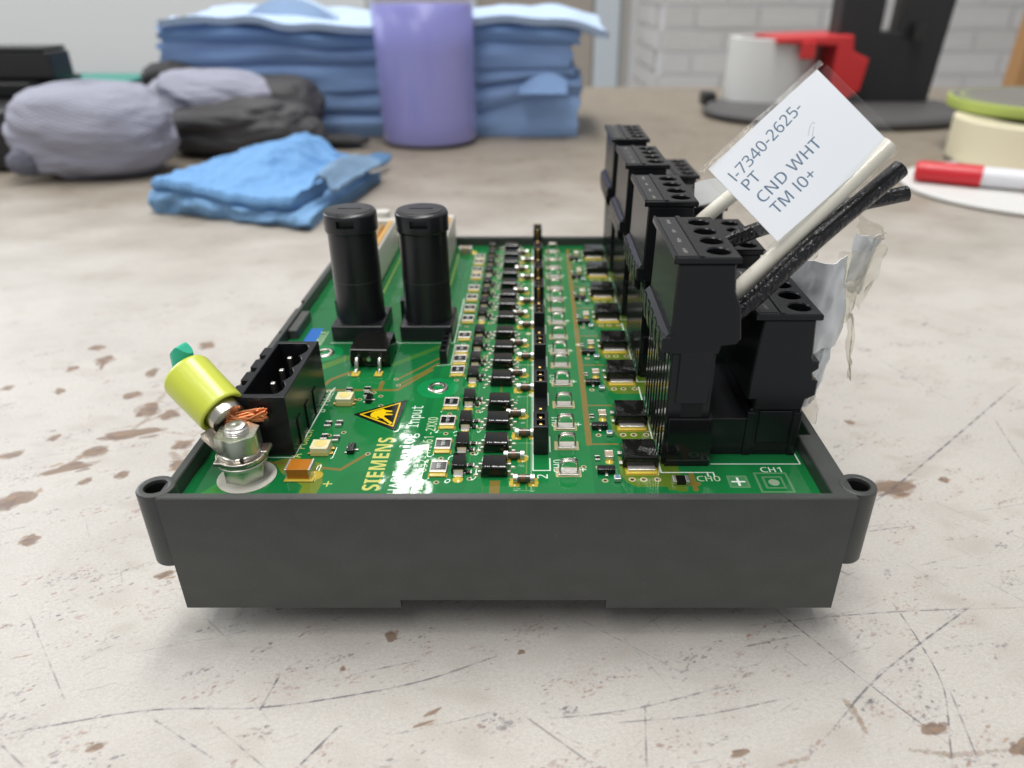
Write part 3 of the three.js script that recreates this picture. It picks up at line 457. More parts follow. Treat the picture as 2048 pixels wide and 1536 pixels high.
// fuse holders
{
  const g = proto('fuse_holder', (q) => {
    add(q, 'base', grained([box(-6, 6, 0, 3.8, -6, 6, 0.5)]), M.fuse);
    add(q, 'barrel', grained([lathe([[5.75, 3.4], [5.45, 4.4], [5.3, 25.5]], 48)]), M.fuse);
    add(q, 'foot', grained([box(-7.6, -5.2, 0, 5.6, -9.2, -5.4, 0.4), box(3, 5.6, 0, 3, -8, -5.5, 0.3)]), M.fuse);
    const c = cut(lathe([[0, 24.6], [5.75, 24.6], [5.8, 25], [5.8, 28.2], [5.4, 29], [0, 29]], 56), [box(-1.9, 1.9, 26.2, 27.8, 4.2, 7), box(-2.6, 2.6, 28.5, 30, -0.28, 0.28)]);
    add(q, 'cap', grained([c]), M.fuse);
    add(q, 'cap_disc', cut(lathe([[0, 28.9], [4.75, 28.9], [4.75, 29.15], [0, 29.18]], 48), [box(-2.6, 2.6, 28.5, 30, -0.28, 0.28)]), M.fuse);
    add(q, 'ring_mark', new THREE.TorusGeometry(5.37, 0.05, 6, 48).rotateX(Math.PI / 2).translate(0, 13.5, 0), M.carrier);
  });
  copyTo(mod, g, -36.1, PY, -67.7); copyTo(mod, g, -20.4, PY, -67.7);
}
// ribbon sockets behind the fuse holders
for (const [x0, x1, h] of [[-47.3, -37.6, 9.6], [-30.3, -19.8, 10.6]]) {
  const g = grp(mod, 'ribbon_socket', (x0 + x1) / 2, PY, -93), w = (x1 - x0) / 2;
  add(g, 'shell', cut(box(-w, w, 0.2, h, 0, -38, 0.6), [box(-w + 1.6, w - 1.6, h - 3, h + 2, -4, -34)]), M.beige);
  add(g, 'end_post', [cyl(0, 0, h + 1.6, 1.5, 2.4), cyl(0, 0, h + 1.6, -39.5, 2.4)], M.beige);
  for (const s of [-1, 1]) for (let k = 0; k < 11; k++) add(g, 'contact', box(s * 1.6 - 0.35, s * 1.6 + 0.35, h - 3.5, h - 0.2, -5.2 - k * 2.54, -6.2 - k * 2.54), M.gold);
  add(g, 'contact_rail', box(w - 1.55, w - 0.55, h - 0.05, h + 0.5, -5, -33), M.brass);
}
// four-pole power header
{
  const g = grp(mod, 'power_header', 0, 0, 0);
  const s = shape([[-45.4, 14.8], [-37.3, 14.8], [-37.3, 36.8], [-45.4, 36.8]]), hole = new THREE.Path();
  const hp = [[-44.6, 15.9], [-39.4, 15.9]]; for (let k = 0; k < 4; k++) { const z = 15.9 + k * 5; hp.push([-38.9, z + 0.3], [-38.4, z + 1.5], [-38.4, z + 3], [-38.9, z + 4.2], [-39.4, z + 4.6]); } hp.push([-39.4, 35.8], [-44.6, 35.8]);
  hp.forEach((p, i) => hole[i ? 'lineTo' : 'moveTo'](p[0], p[1])); s.holes.push(hole);
  add(g, 'housing', grained([plate(s, PY, 41, 0.12), box(-45.2, -37.5, PY + 0.1, 32, -15, -36.6)]), M.black);
  for (let k = 0; k < 4; k++) { const z = -17.6 - k * 5.05; add(g, 'pin', box(-42.4, -41.4, 31, 39.6, z - 0.5, z + 0.5, 0.3), M.pin); add(g, 'latch', box(-47.3, -45.35, 33, 40.4, z + 1.4 - 0.6, z - 2.6, 0.25), M.black); }
  for (let k = 0; k < 3; k++) { const z = -19.6 - k * 5.05; add(g, 'side_slot', box(-37.32, -37.05, PY + 0.2, 34.5, z + 1.1, z - 1.1, 0.1), M.black); }
}
// earth stud
{
  const g = grp(mod, 'earth_stud', -43.8, PY, -9); g.scale.y = 0.91; const hex = (r, y0, y1, turn = 0) => new THREE.CylinderGeometry(r, r, y1 - y0, 6).rotateY(turn).translate(0, (y0 + y1) / 2, 0);
  add(g, 'pad', cyl(0.3, 0.02, 0.12, 0.4, 4.75), std(rgb(0.52, 0.50, 0.44), 0.35));
  add(g, 'lower_nut', [cut(hex(3.4, 0.1, 3.5, 0.25), [lathe([[3.1, 4.2], [4, 4.2], [4, 2.9], [3.1, 4.2]], 40)]), lathe([[0, 3.3], [3.8, 3.3], [4.05, 3.5], [4.05, 3.85], [3.8, 4.0], [0, 4.05]], 48)], M.zinc);
  add(g, 'spring_washer', cut(lathe([[2.2, 5.0], [3.4, 5.1], [3.4, 5.9], [2.2, 5.9], [2.2, 5.0]], 40), [box(1, 1.6, 4, 7, 2, 6)]), M.steel);
  add(g, 'upper_nut', cut(hex(3.6, 6.0, 9.4, 0.05), [lathe([[3.15, 9.9], [4.2, 9.9], [4.2, 8.75], [3.15, 9.9]], 40)]), M.zinc);
  const th = [[0, 8.5]]; for (let k = 0; k < 5; k++) th.push([1.95, 8.6 + k * 0.42], [1.7, 8.8 + k * 0.42]); th.push([1.6, 10.75], [1.2, 10.9], [0.3, 10.9], [0, 10.75]);
  add(g, 'threaded_end', toCreasedNormals(flat(lathe(th, 32)), 0.5), M.pin);
}
// terminal blocks ------------------------------------------------
const stripTex = (() => {
  const [c, x] = canvas(256, 1024); x.fillStyle = '#2a2b2d'; x.fillRect(0, 0, 256, 1024); x.fillStyle = '#b6aea6'; x.font = '64px monospace'; x.textAlign = 'center';
  ['Shd', 'I0-', 'I0+', 'UV1'].forEach((s, i) => { x.save(); x.translate(128, 128 + i * 256); x.rotate(-Math.PI / 2); x.fillText(s, 0, 24); x.restore(); });
  return std(0xffffff, 0.38, { map: texOf(c) });
})();
const holesZ = [-2.9, -7.98, -13.06, -18.14];
const tall = proto('tall_terminal_header', (g) => {
  const b = [prof([[26, PY], [33.3, PY], [33.0, 38.5], [32.8, 50.8], [25.9, 50.8]], -0.2, -20.9, 0.15), prof([[27.1, 41.4], [32.3, 41.4], [32.3, 50.6], [27.1, 50.6]], 0.25, -1, 0.12), prof([[26.3, PY], [33.8, PY], [33.6, 38.6], [26.3, 38.6]], 0.4, -20.8, 0.15), box(33.2, 34.0, PY, 33.5, -0.4, -20.6, 0.15)];
  for (let k = 0; k < 9; k++) b.push(box(25.8, 26.6, PY, 50.5, -0.4 - k * 2.55, -1.7 - k * 2.55, 0.18));
  add(g, 'housing', grained(b), M.shinyBlack); add(g, 'slot', box(28.2, 31.7, 38.7, 41.3, -0.15, -0.4), M.dark);  // slot is a thin dark plate, shade of the front recess put into colour
});
const tallPlug = proto('tall_terminal_plug', (g) => {
  const body = prof([[25.15, 50.3], [25.2, 53.6], [25.45, 65], [34.0, 65], [34.5, 60.5], [35.6, 58.2], [36.3, 52.8], [35.7, 51.9], [33.4, 51.6], [33.1, 50.2], [26, 50.2]], 0.2, -21.3, 0.25);
  const hs = holesZ.map((z) => cyl(31.9, 58, 70, z, 1.85));
  const b = [cut(body, [...hs, ...holesZ.map((z) => box(34.2, 37.5, 53.5, 58.6, z - 1.7, z + 1.7))])];
  const fins = []; for (let k = 0; k < 5; k++) fins.push(prof([[24.2, 48.4], [24.9, 47.6], [25.4, 47.6], [25.4, 53], [24.0, 53], [23.9, 51]], -2.4 - k * 3.9, -5.0 - k * 3.9, 0.2));
  fins.push(prof([[24.0, 52.0], [24.1, 52.8], [25.0, 53.7], [25.5, 53.7], [25.5, 52.0]], 0, -21.2, 0.12), box(24.05, 25.6, 50.5, 53.2, 0.2, -2.2, 0.3));
  const slab = shape([[24.7, -0.3], [34.75, -0.3], [34.75, 21.6], [24.7, 21.6]]); holesZ.forEach((z) => { const h = new THREE.Path(); h.absarc(31.9, -z, 1.8, 0, 6.2832, true); slab.holes.push(h); });
  b.push(...fins, plate(slab, 65.0, 66.1, 0.2), box(28.45, 29.2, 66.05, 66.35, 0.2, -21.5, 0.12), box(24.75, 25.15, 66.05, 66.35, 0.2, -21.5, 0.12));
  add(g, 'housing', grained(b), M.black);
  add(g, 'label_strip', new THREE.PlaneGeometry(2.9, 20.4).rotateX(-Math.PI / 2).translate(26.8, 66.16, -10.6), stripTex);
  holesZ.forEach((z) => add(g, 'clamp_screw', cut(cyl(31.9, 59, 60, z, 1.6, 1.6, 24), [box(30, 34, 59.6, 61, z - 0.25, z + 0.25)]), M.steel));
});
const low = proto('low_terminal_header', (g) => {
  const b = [prof([[33.9, PY], [49.4, PY], [49.2, 38.4], [40.6, 38.4], [40.4, 36.6], [33.9, 36.6]], -0.2, -20.9, 0.15), prof([[42.2, 32], [47.6, 32], [47.6, 38.2], [42.2, 38.2]], 0.2, -1, 0.1), box(40.2, 41.6, PY, 37.9, 0.1, -1, 0.15), box(48, 49.4, PY, 37.9, 0.1, -1, 0.15)];
  add(g, 'housing', grained(b), M.black); add(g, 'slot', box(42.4, 47.4, 30.2, 31.8, -0.15, -0.35), M.dark);  // slot here too is a dark plate coloured as the shaded recess
});
const lowPlug = proto('low_terminal_plug', (g) => {
  const body = prof([[39.7, 40.4], [39.7, 43.8], [40.4, 54.8], [48.7, 54.8], [49.3, 47.5], [50.5, 47.4], [50.6, 46.2], [49.7, 45.4], [50.1, 44.2], [50.9, 43.8], [50.9, 41.2], [49.4, 40.4], [49.1, 38.4], [41.0, 38.4], [41.0, 40.4]], 0.2, -21.3, 0.25);
  const slab = shape([[39.1, -0.3], [49.6, -0.3], [49.6, 21.6], [39.1, 21.6]]); holesZ.forEach((z) => { const h = new THREE.Path(); h.absarc(46.7, -z, 1.8, 0, 6.2832, true); slab.holes.push(h); });
  const b = [cut(body, [...holesZ.map((z) => cyl(46.7, 48, 60, z, 1.85)), ...holesZ.map((z) => box(48.6, 52, 42.5, 47, z - 1.6, z + 1.6))]), plate(slab, 54.7, 55.85, 0.2), box(42.9, 43.6, 55.8, 56.1, 0.2, -21.5, 0.12), box(39.15, 39.55, 55.8, 56.1, 0.2, -21.5, 0.12)];
  add(g, 'housing', grained(b), M.black);
  add(g, 'label_strip', new THREE.PlaneGeometry(2.9, 20.4).rotateX(-Math.PI / 2).translate(41.25, 55.91, -10.6), stripTex);
  holesZ.forEach((z) => add(g, 'clamp_screw', cut(cyl(46.7, 49, 50, z, 1.6, 1.6, 24), [box(44, 49, 49.6, 51, z - 0.25, z + 0.25)]), M.steel));
});
for (const z of TZ) { copyTo(mod, tall, 0, 0, z); copyTo(mod, tallPlug, 0, 0, z); }
for (const z of UZ) { copyTo(mod, low, 0, 0, z); copyTo(mod, lowPlug, 0, 0, z); }

// ---------------------------------------------------------------- things clamped to the module
{
  const t = thing('crimp_lug', 'ring terminal with yellow sleeve and green wire stub under the corner nut', 'ring terminal');
  const a = new THREE.Vector3(-47.2, 39.0, -13), e = new THREE.Vector3(-54.6, 43.3, -18.5), d = e.clone().sub(a).normalize(), at = (k) => a.clone().addScaledVector(d, k).toArray();
  const q = new THREE.Quaternion().setFromUnitVectors(new THREE.Vector3(0, 1, 0), d), L = e.distanceTo(a);
  const sl = lathe([[3.55, 0.2], [3.75, 0], [4.05, 0.1], [4.2, 0.5], [4.4, L - 0.6], [4.25, L], [3.5, L + 0.1], [3.3, L - 1.5], [3.2, 0.6], [3.55, 0.2]], 48).scale(1, 1, 0.92).applyQuaternion(q).translate(a.x, a.y, a.z);
  add(t, 'sleeve', grained([sl], 10), M.yellow);
  const tip = warp(10, 10, 10, (u, v, w) => { const X = (u - 0.5) * 2, Z = (w - 0.5) * 2, r = Math.max(Math.abs(X), Math.abs(Z)) || 1, l = Math.hypot(X, Z) || 1, k = r / l, top = 7.6 - 1.8 * Math.abs(X * k - 0.1) + 0.3 * Z * k; return [-54.9 + X * k * 1.85 - 0.5 * v, 40.6 + v * top + (v > 0.9 ? 0 : 0), -18.9 + Z * k * 1.8 - 1.2 * v]; });
  add(t, 'wire_stub', grained([tip], 6), M.teal);
  add(t, 'barrel', [between(at(-1.6), at(2), 2.9, 3.1, 28), sheet(6, 8, (u, v) => { const X = -48.9 + v * 3.2 + (u - 0.5) * 2.2, Y = 36.6 - v * 2.2 , Z = -11.8 + v * 1.6 - (u - 0.5) * 4.6; return [X, Y, Z]; }, 0.9)], M.steel);
  const R = rng(21), st = []; for (let i = 0; i < 44; i++) { const j = () => (R() - 0.5); st.push(...tube([at(0.3).map((v) => v + 3.4 * j()), [-46.0 + 1.8 * j(), 38.0 + 2.0 * j(), -12.6 + 1.6 * j()], [-42.6 + 2.4 * R(), 38.3 + 2.4 * j(), -13.8 + 1.6 * j()]], 0.23, 10, 6)); }
  add(t, 'copper_strands', st, M.copper);
  add(t, 'ring', [lathe([[2.1, 33.05], [3.9, 33.05], [4.0, 33.2], [4.0, 33.75], [3.9, 33.9], [2.1, 33.9]], 40, -43.8, 0, -9), box(-47.2, -44.6, 33.1, 33.95, -5.6, -9, 0.2), box(-41.4, -39.4, 33.5, 34.3, -8.6, -11.4, 0.2)], M.steel);
}
const WA = { white: [[33.5, 55.6, -17.6], [37.0, 59.2, -18.2], [44.5, 66.6, -19.6], [57.6, 80.2, -22.6]], black: [[33.6, 54.6, -14.6], [37.4, 57.6, -14.9], [47, 66.4, -18], [60.4, 76.4, -23.4]] };
{
  const t = thing('tagged_wire', 'cut white wire carrying the large printed white tag, in the nearest tall plug', 'wire');
  add(t, 'insulation', grained(tube(WA.white, 1.3, 40, 16), 10), M.ivory);
  const O = new THREE.Vector3(41.6, 66.2, -18.6), u = new THREE.Vector3(16, 14, -4.2).normalize(), v0 = new THREE.Vector3(-8.8, 9.4, -7.0), v = v0.addScaledVector(u, -v0.dot(u)).normalize(), n = u.clone().cross(v), w = 21.4, h = 15.6;
  const place = (g) => g.applyMatrix4(new THREE.Matrix4().makeBasis(u, v, n).setPosition(O));
  const [c, x] = canvas(1284, 936); x.fillStyle = '#f3f6fb'; x.fillRect(0, 0, 1284, 936); x.fillStyle = '#4e6c8a'; x.font = '150px sans-serif';
  [['l-7340-2625-', 92, 270, 880, 5.5], ['PT', 112, 412, 180, 4], ['CND WHT', 132, 590, 740, 3.5], ['TM l0+', 160, 752, 500, 3]].forEach(([s, X, Y, k, a]) => { x.save(); x.translate(X, Y); x.rotate(-a * Math.PI / 180); x.scale(k / x.measureText(s).width, 1); x.fillText(s, 0, 0); x.restore(); });
  x.strokeStyle = 'rgba(110,120,140,0.5)'; x.lineWidth = 5; x.beginPath(); x.moveTo(830, 400); x.bezierCurveTo(900, 330, 960, 320, 940, 360); x.moveTo(850, 430); x.lineTo(920, 370); x.stroke();
  const tag = new THREE.BoxGeometry(w, h, 0.18, 16, 12, 1), p = tag.attributes.position; for (let i = 0; i < p.count; i++) { const a = p.getX(i) / w, b = p.getY(i) / h; p.setZ(i, p.getZ(i) + 0.35 * Math.sin(a * 3 + 0.6) * (b + 0.5) - 0.25 * b * b); } tag.computeVertexNormals();
  add(t, 'printed_tag', place(tag.translate(w / 2, h / 2, 0.9)), std(0xffffff, 0.42, { map: texOf(c), clearcoat: 0.5, clearcoatRoughness: 0.15 }));
  add(t, 'clear_film', [place(new THREE.BoxGeometry(w + 2.6, 0.9, 0.12).translate(w / 2, h + 0.4, 0.9)), place(new THREE.BoxGeometry(1.3, h + 1.2, 0.12).translate(-0.65, h / 2 + 0.3, 0.9)), place(new THREE.BoxGeometry(1.6, h * 0.96, 0.12).translate(w + 0.8, h / 2 - 0.1, 0.7)), between([41.2, 63.4, -18.9], [57.4, 80, -22.5], 1.62, 1.7, 28, true), place(new THREE.BoxGeometry(w, 3.2, 0.12).translate(w / 2 + 0.3, -1.5, -0.4))], M.film);
}
{
  const t = thing('wire', 'cut black wire in creased shiny film, leaning beside the white tagged wire', 'wire');
  add(t, 'insulation', grained(tube(WA.black, 1.45, 48, 16), 5), M.wireBlack);
  add(t, 'strands', tube([[60.2, 76.3, -23.3], [60.6, 76.6, -23.5]], 0.5, 4, 10), M.copper);
}
{
  const t = thing('wire', 'white wire stub with a folded blank tag, rising from the second tall terminal plug', 'wire');
  add(t, 'insulation', grained(tube([[34, 57.5, -50], [38, 61.8, -50], [43.5, 66.5, -50.6], [49, 71, -52]], 1.4, 24, 14), 10), M.ivory);
  add(t, 'tag', sheet(10, 6, (u, v) => [36.2 + 7.5 * u, 62.2 + 4.4 * (1 - v) + 1.2 * Math.sin(u * 2.2), -56 + 1.5 * u + 1.2 * v], 0.3), M.paper);
}
{
  const t = thing('wire', 'dark grey wire end showing just beneath the black wire, farther back', 'wire');
  add(t, 'insulation', grained(tube([[36, 55.5, -45.5], [41.5, 57.8, -46], [47, 60, -46.4], [60, 63.2, -48], [75.6, 66.2, -49.6]], 1.5, 40, 14), 6), M.wireBlack);
}
{
  const t = thing('torn_tag', 'crumpled torn white tag in grubby clear film, right of the low terminal plugs', 'tag');
  const ripple = (u, v, s) => 0.7 * N2(u * 3 + s, v * 3);
  const S = (nu, nv, c00, c10, c01, c11, bow, seed, th) => sheet(nu, nv, (u, v) => { const m = (i) => c00[i] * (1 - u) * (1 - v) + c10[i] * u * (1 - v) + c01[i] * (1 - u) * v + c11[i] * u * v; return [m(0) + 0.35 * ripple(u * 0.5, v * 0.5, seed), m(1) + 0.5 * ripple(u * 0.5, v * 0.5, seed + 3), m(2) + bow * Math.sin(u * 3.1) + 0.8 * bow * Math.sin(v * 2.6) * (u - 0.4) + ripple(u, v, seed + 6), 0.15, 1]; }, th);
  t.scale.setScalar(1.16); t.position.set(-0.16 * 50 * MM, -0.16 * 56 * MM, 0.16 * 31 * MM);
  add(t, 'white_backing', [
    S(14, 12, [49.6, 59.2, -31], [57.0, 59.6, -30], [49.8, 44.0, -31], [58.2, 46.2, -30.5], 2.6, 1, 0.3),
    S(10, 10, [58.6, 62.5, -32], [62.2, 62.2, -32.5], [58.4, 53.8, -32], [61.0, 52.8, -33], 1.2, 4, 0.3),
    S(8, 10, [53.6, 46.6, -30], [57.6, 48.2, -30], [53.2, 34, -30], [56.0, 35.5, -30], 1.0, 9, 0.2)], M.paper);
  add(t, 'clear_film', [
    S(8, 14, [55.2, 60.6, -29.2], [60.2, 61.2, -29], [57.4, 49.0, -29.4], [58.4, 51.0, -29], 1.0, 7, 0.14),
    S(8, 12, [61.2, 61.6, -32], [63.6, 60.4, -32], [57.8, 53.4, -31], [60.8, 50.8, -31.5], 1.6, 12, 0.14),
    S(8, 8, [58.8, 65.4, -33], [62.8, 62.8, -32], [59.2, 61.8, -32.4], [62.4, 61.6, -32.2], 1.4, 15, 0.14),
    S(6, 12, [58.6, 50.4, -30], [59.6, 50.6, -30], [60.6, 39.8, -29], [60.9, 39.9, -29], 0.4, 18, 0.14),
    S(6, 14, [53.0, 40, -30], [55.6, 41, -30], [54.2, 30.4, -29.5], [57.2, 31.8, -29.5], 1.0, 22, 0.14),
    S(8, 6, [48.2, 60.4, -31], [52.6, 61.6, -31], [49.2, 58.2, -31], [52.8, 59.2, -31], 0.8, 25, 0.14)], M.dirtyFilm);
}

// ---------------------------------------------------------------- things lying farther back on the bench
const wipeBlue = (r, g, b) => std(rgb(r, g, b), 0.85, { bumpMap: WOVEN, bumpScale: 0.0006, sheen: 0.3 });
{
  const t = thing('bottle', 'tall translucent plastic bottle of violet liquid in front of the blue wipes', 'bottle');
  const X = -74, Z = -473;
  add(t, 'liquid', lathe([[0, 1.5], [30, 1.5], [32.6, 4], [32.8, 16], [33.1, 60], [33.6, 88.6], [0, 88.6]], 56, X, 0, Z), std(rgb(0.32, 0.32, 0.82), 0.3));
  add(t, 'shell', lathe([[0, 0.6], [30.5, 0.6], [33.6, 3.6], [33.7, 15], [34.0, 16], [34.2, 60], [34.8, 100], [34.8, 150], [28, 168], [13, 178], [13, 192]], 56, X, 0, Z), std(rgb(0.90, 0.90, 0.94), 0.2, { transmission: 0.86, thickness: 0, ior: 1.45, side: THREE.DoubleSide }));
}
{
  const t = thing('wipe_stack', 'tall uneven stack of folded light blue cleaning wipes behind the bottle', 'cleaning wipes');
  const edges = [(u) => 0.5, (u) => 15 + 3 * Math.sin(u * 4) + 16 * smooth(0.66, 0.95, u), (u) => 34 + 2 * Math.sin(u * 7 + 2) + 6 * smooth(0.7, 1, u), (u) => 49 + 1.5 * Math.sin(u * 5), (u) => 63 + 2.2 * Math.sin(u * 9 + 0.6), (u) => 73 + 3 * Math.sin(u * 9 + 0.6)];
  [[-256, 31, -492, 0, 0.31, 0.475, 0.79], [-264, 33, -490, 2, 0.28, 0.43, 0.73], [-267, 28, -489, 4, 0.27, 0.42, 0.72], [-264, 25, -488, 6, 0.26, 0.405, 0.71], [-262, 30, -486, 7, 0.25, 0.42, 0.75]].forEach(([x0, x1, zf, s, r, g, b], k) => add(t, 'folded_wipe', warp(56, 6, 10, (u, v, w) => { const lo = edges[k](u) + (k ? 0.3 : 0), hi = edges[k + 1](u), e = Math.sin(v * Math.PI); return [x0 + (x1 - x0) * u + 3 * N2(v * 2 + s, w * 3), lo + (hi - lo) * v, zf - 110 * (1 - w) + (w > 0.9 ? 2.4 * e + 2 * N2(u * 3 + s, v) : 0)]; }), wipeBlue(r, g, b)));
  add(t, 'top_wipe', warp(60, 2, 14, (u, v, w) => { const ed = smooth(0.86, 1, u); return [-258 + 308 * u, 73.5 + 4.5 * v + 3.0 * Math.sin(u * 9 + 0.6) * (0.4 + 0.6 * w) + 6 * smooth(0.6, 0, w) - 6 * ed * ed + 2 * N2(u * 6, w * 4), -480 - 118 * (1 - w) + 4 * N2(u * 7, 3)]; }), wipeBlue(0.52, 0.66, 0.88));
  add(t, 'corner_flap', sheet(10, 8, (u, v) => [-12 + 34 * u, 36 + 9 * Math.sin(u * 2.6) * (1 - v) - 4 * v, -482 + 8 * v, 1, 0.4], 0.6), wipeBlue(0.30, 0.47, 0.80));
  add(t, 'raised_fold', warp(16, 3, 6, (u, v, w) => [-222 + 72 * u, 76 + v * (14 * Math.sin(u * Math.PI) + 2), -540 - 20 * w]), wipeBlue(0.55, 0.70, 0.9));
}
{
  const t = thing('wipe_cloth', 'single crumpled blue wipe lying folded in front of the gloves', 'cloth');
  const mat = wipeBlue(0.17, 0.37, 0.68), mat2 = wipeBlue(0.22, 0.42, 0.70), mat3 = wipeBlue(0.27, 0.43, 0.64);
  const edge = (u, v) => { const fx = -197 + 87 * u, fz = -284 + 32 * u, bx = -172 + 76 * u, bz = -352 + 4 * u; return [fx + (bx - fx) * v, fz + (bz - fz) * v]; };
  const crease = (a, b) => 1 - Math.abs(N2(a, b));
  add(t, 'lower_fold', warp(60, 6, 30, (u, v, w) => { const q = edge(u, 1 - w), lip = w > 0.96 ? 2 * Math.sin(v * Math.PI) : 0; return [q[0] + 2 * N2(w * 3, 2), 0.4 + v * (8 + 2.2 * Math.sin(u * 5 + 1)) * (u > 0.93 ? 0.7 : 1), q[1] + lip + 2.4 * N2(u * 5, v) + 0.8 * N2(u * 19, v)]; }), mat2);
  add(t, 'upper_fold', warp(70, 6, 50, (u, v, w) => { const q = edge(0.03 + 0.86 * u, 1 - 0.97 * w), hill = 13 * Math.exp(-((u - 0.6) ** 2) / 0.05) * smooth(1.0, 0.25, w) + 3.5 * Math.sin(u * 6) * (1 - w); return [q[0] + 2.5 * N2(w * 4 + 3, u), 8.4 + 2.2 * Math.sin(u * 5 + 1) + v * (4.5 + hill + 3 * crease(u * 3.2 + w, w * 3) * (1 - 0.6 * w) + 1.2 * crease(u * 7, w * 6 - u * 3)), q[1] + (w > 0.96 ? 2.5 * Math.sin(v * Math.PI) : 0) + 1.5 * N2(u * 6, 9)]; }), mat);
  add(t, 'loose_corner', warp(14, 2, 24, (u, v, w) => [-113 + 11 * u + 10 * (1 - w), 8 + v * 1.6 + 15 * Math.sin(w * 2.0 + 0.2) * (0.5 + 0.3 * Math.sin(u * 5)) + 1.2 * crease(u * 3, w * 5), -276 - 74 * (1 - w) + 3 * N2(u * 4, w * 3)]), mat3);
  add(t, 'trailing_corner', warp(20, 2, 14, (u, v, w) => [-112 + 16 * u, 3 + v * 2 + 6 * Math.sin(u * 3) * (1 - 0.5 * w) + 1.5 * crease(u * 4, w * 3), -312 - 58 * u - 22 * (1 - w)]), mat);
}
const knit = std(rgb(0.36, 0.365, 0.45), 0.9, { bumpMap: WOVEN, bumpScale: 0.0016, sheen: 0.4 }), dip = std(rgb(0.052, 0.05, 0.052), 0.55, { bumpMap: WOVEN, bumpScale: 0.001 });
{
  const t = thing('work_glove', 'balled grey knit work glove, nearer the left edge, beside the black equipment', 'glove');
  add(t, 'knit_cuff', [lump(-268, 25, -371, 43, 26, 31, 0.1, 3, [[0.65, 0.6, 0.45, -0.62, 0.10, 0.10], [0.15, 0.8, 0.55, 0.25, 0.16, 0.035]])], knit);
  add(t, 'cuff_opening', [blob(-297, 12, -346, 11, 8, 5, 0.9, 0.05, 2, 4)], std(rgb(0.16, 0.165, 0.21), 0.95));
}
{
  const t = thing('work_glove', 'grey work glove with black coated palm, between balled glove and wipe stack', 'glove');
  add(t, 'knit_back', [lump(-226, 31, -446, 42, 20, 30, -0.2, 13, [[0.5, 0.7, 0.3, 0.2, 0.1, 0.06]])], knit);
  add(t, 'coated_palm', [lump(-210, 17, -438, 52, 20, 36, -0.3, 6, [[-0.3, 0.8, 0.4, 0.35, 0.12, 0.06]]), lump(-194, 24, -462, 36, 22, 26, -0.3, 17, [[0.6, 0.5, 0.3, 0.3, 0.1, 0.08]])], dip);
  add(t, 'coated_finger', [lump(-172, 13, -432, 24, 12, 12, -0.5, 5, [[0.8, 0.3, 0.3, 0.2, 0.1, 0.08]]), lump(-180, 21, -446, 26, 11, 11, -0.7, 9, [[0.8, 0.3, 0.3, -0.1, 0.1, 0.08]]), blob(-148, 5, -452, 22, 4, 9, -0.1, 0.05, 2, 9), blob(-268, 42, -480, 19, 11, 12, 0.3, 0.08, 2, 15)], dip);
}
{
  const t = thing('equipment_case', 'stacked black equipment case at the left edge behind the balled glove', 'equipment case');
  add(t, 'lower_tray', box(-470, -296, 1, 35, -500, -372, 3), std(rgb(0.012, 0.012, 0.014), 0.4)); add(t, 'middle_ledge', box(-480, -318, 35.2, 44.5, -490, -426, 2), std(rgb(0.008, 0.008, 0.009), 0.4));
  add(t, 'upper_unit', box(-490, -309, 44.8, 62, -466, -440, 2), std(rgb(0.02, 0.02, 0.02), 0.35)); add(t, 'top_plate', box(-490, -311, 62.2, 64.5, -466, -440, 0.8), std(rgb(0.05, 0.055, 0.05), 0.5));
}
{ const t = thing('folder', 'thin teal sheet lying behind the balled glove', 'folder'); add(t, 'cover', box(-345, -276, 39, 41.5, -520, -450, 0.6), std(rgb(0.04, 0.26, 0.21), 0.6)); add(t, 'support_block', box(-330, -275, 0.5, 38.8, -515, -460, 1), std(rgb(0.05, 0.06, 0.06), 0.6)); }
{
  const t = thing('tape_dispenser', 'white tape roll in a red plastic holder standing on the black base', 'tape dispenser');
  const X = 232, Z = -628, Y0 = 8;
  add(t, 'tape_roll', lathe([[26, Y0], [38, Y0], [38.5, Y0 + 0.6], [37.6, Y0 + 52], [37, Y0 + 52.6], [26, Y0 + 52.6], [26, Y0]], 56, X - 18, 0, Z), std(rgb(0.70, 0.70, 0.68), 0.5));
  add(t, 'red_frame', [prof([[X - 28, 62], [X + 34, 64], [X + 36, 52], [X + 50, 46], [X + 47, 22], [X + 30, 10], [X + 22, 12], [X + 22, 56], [X - 28, 58]], Z + 44, Z + 34, 1), prof([[X - 28, 62], [X + 34, 64], [X + 34, 58], [X - 28, 58]], Z + 34, Z - 30, 1), box(X + 22, X + 30, 10, 60, Z + 38, Z - 20, 1.5), box(X - 8, X + 4, 46, 60, Z + 46, Z + 40, 1.5), box(X - 14, X + 30, 5, 9, Z + 40, Z - 20, 1)], std(rgb(0.66, 0.035, 0.04), 0.35));
}
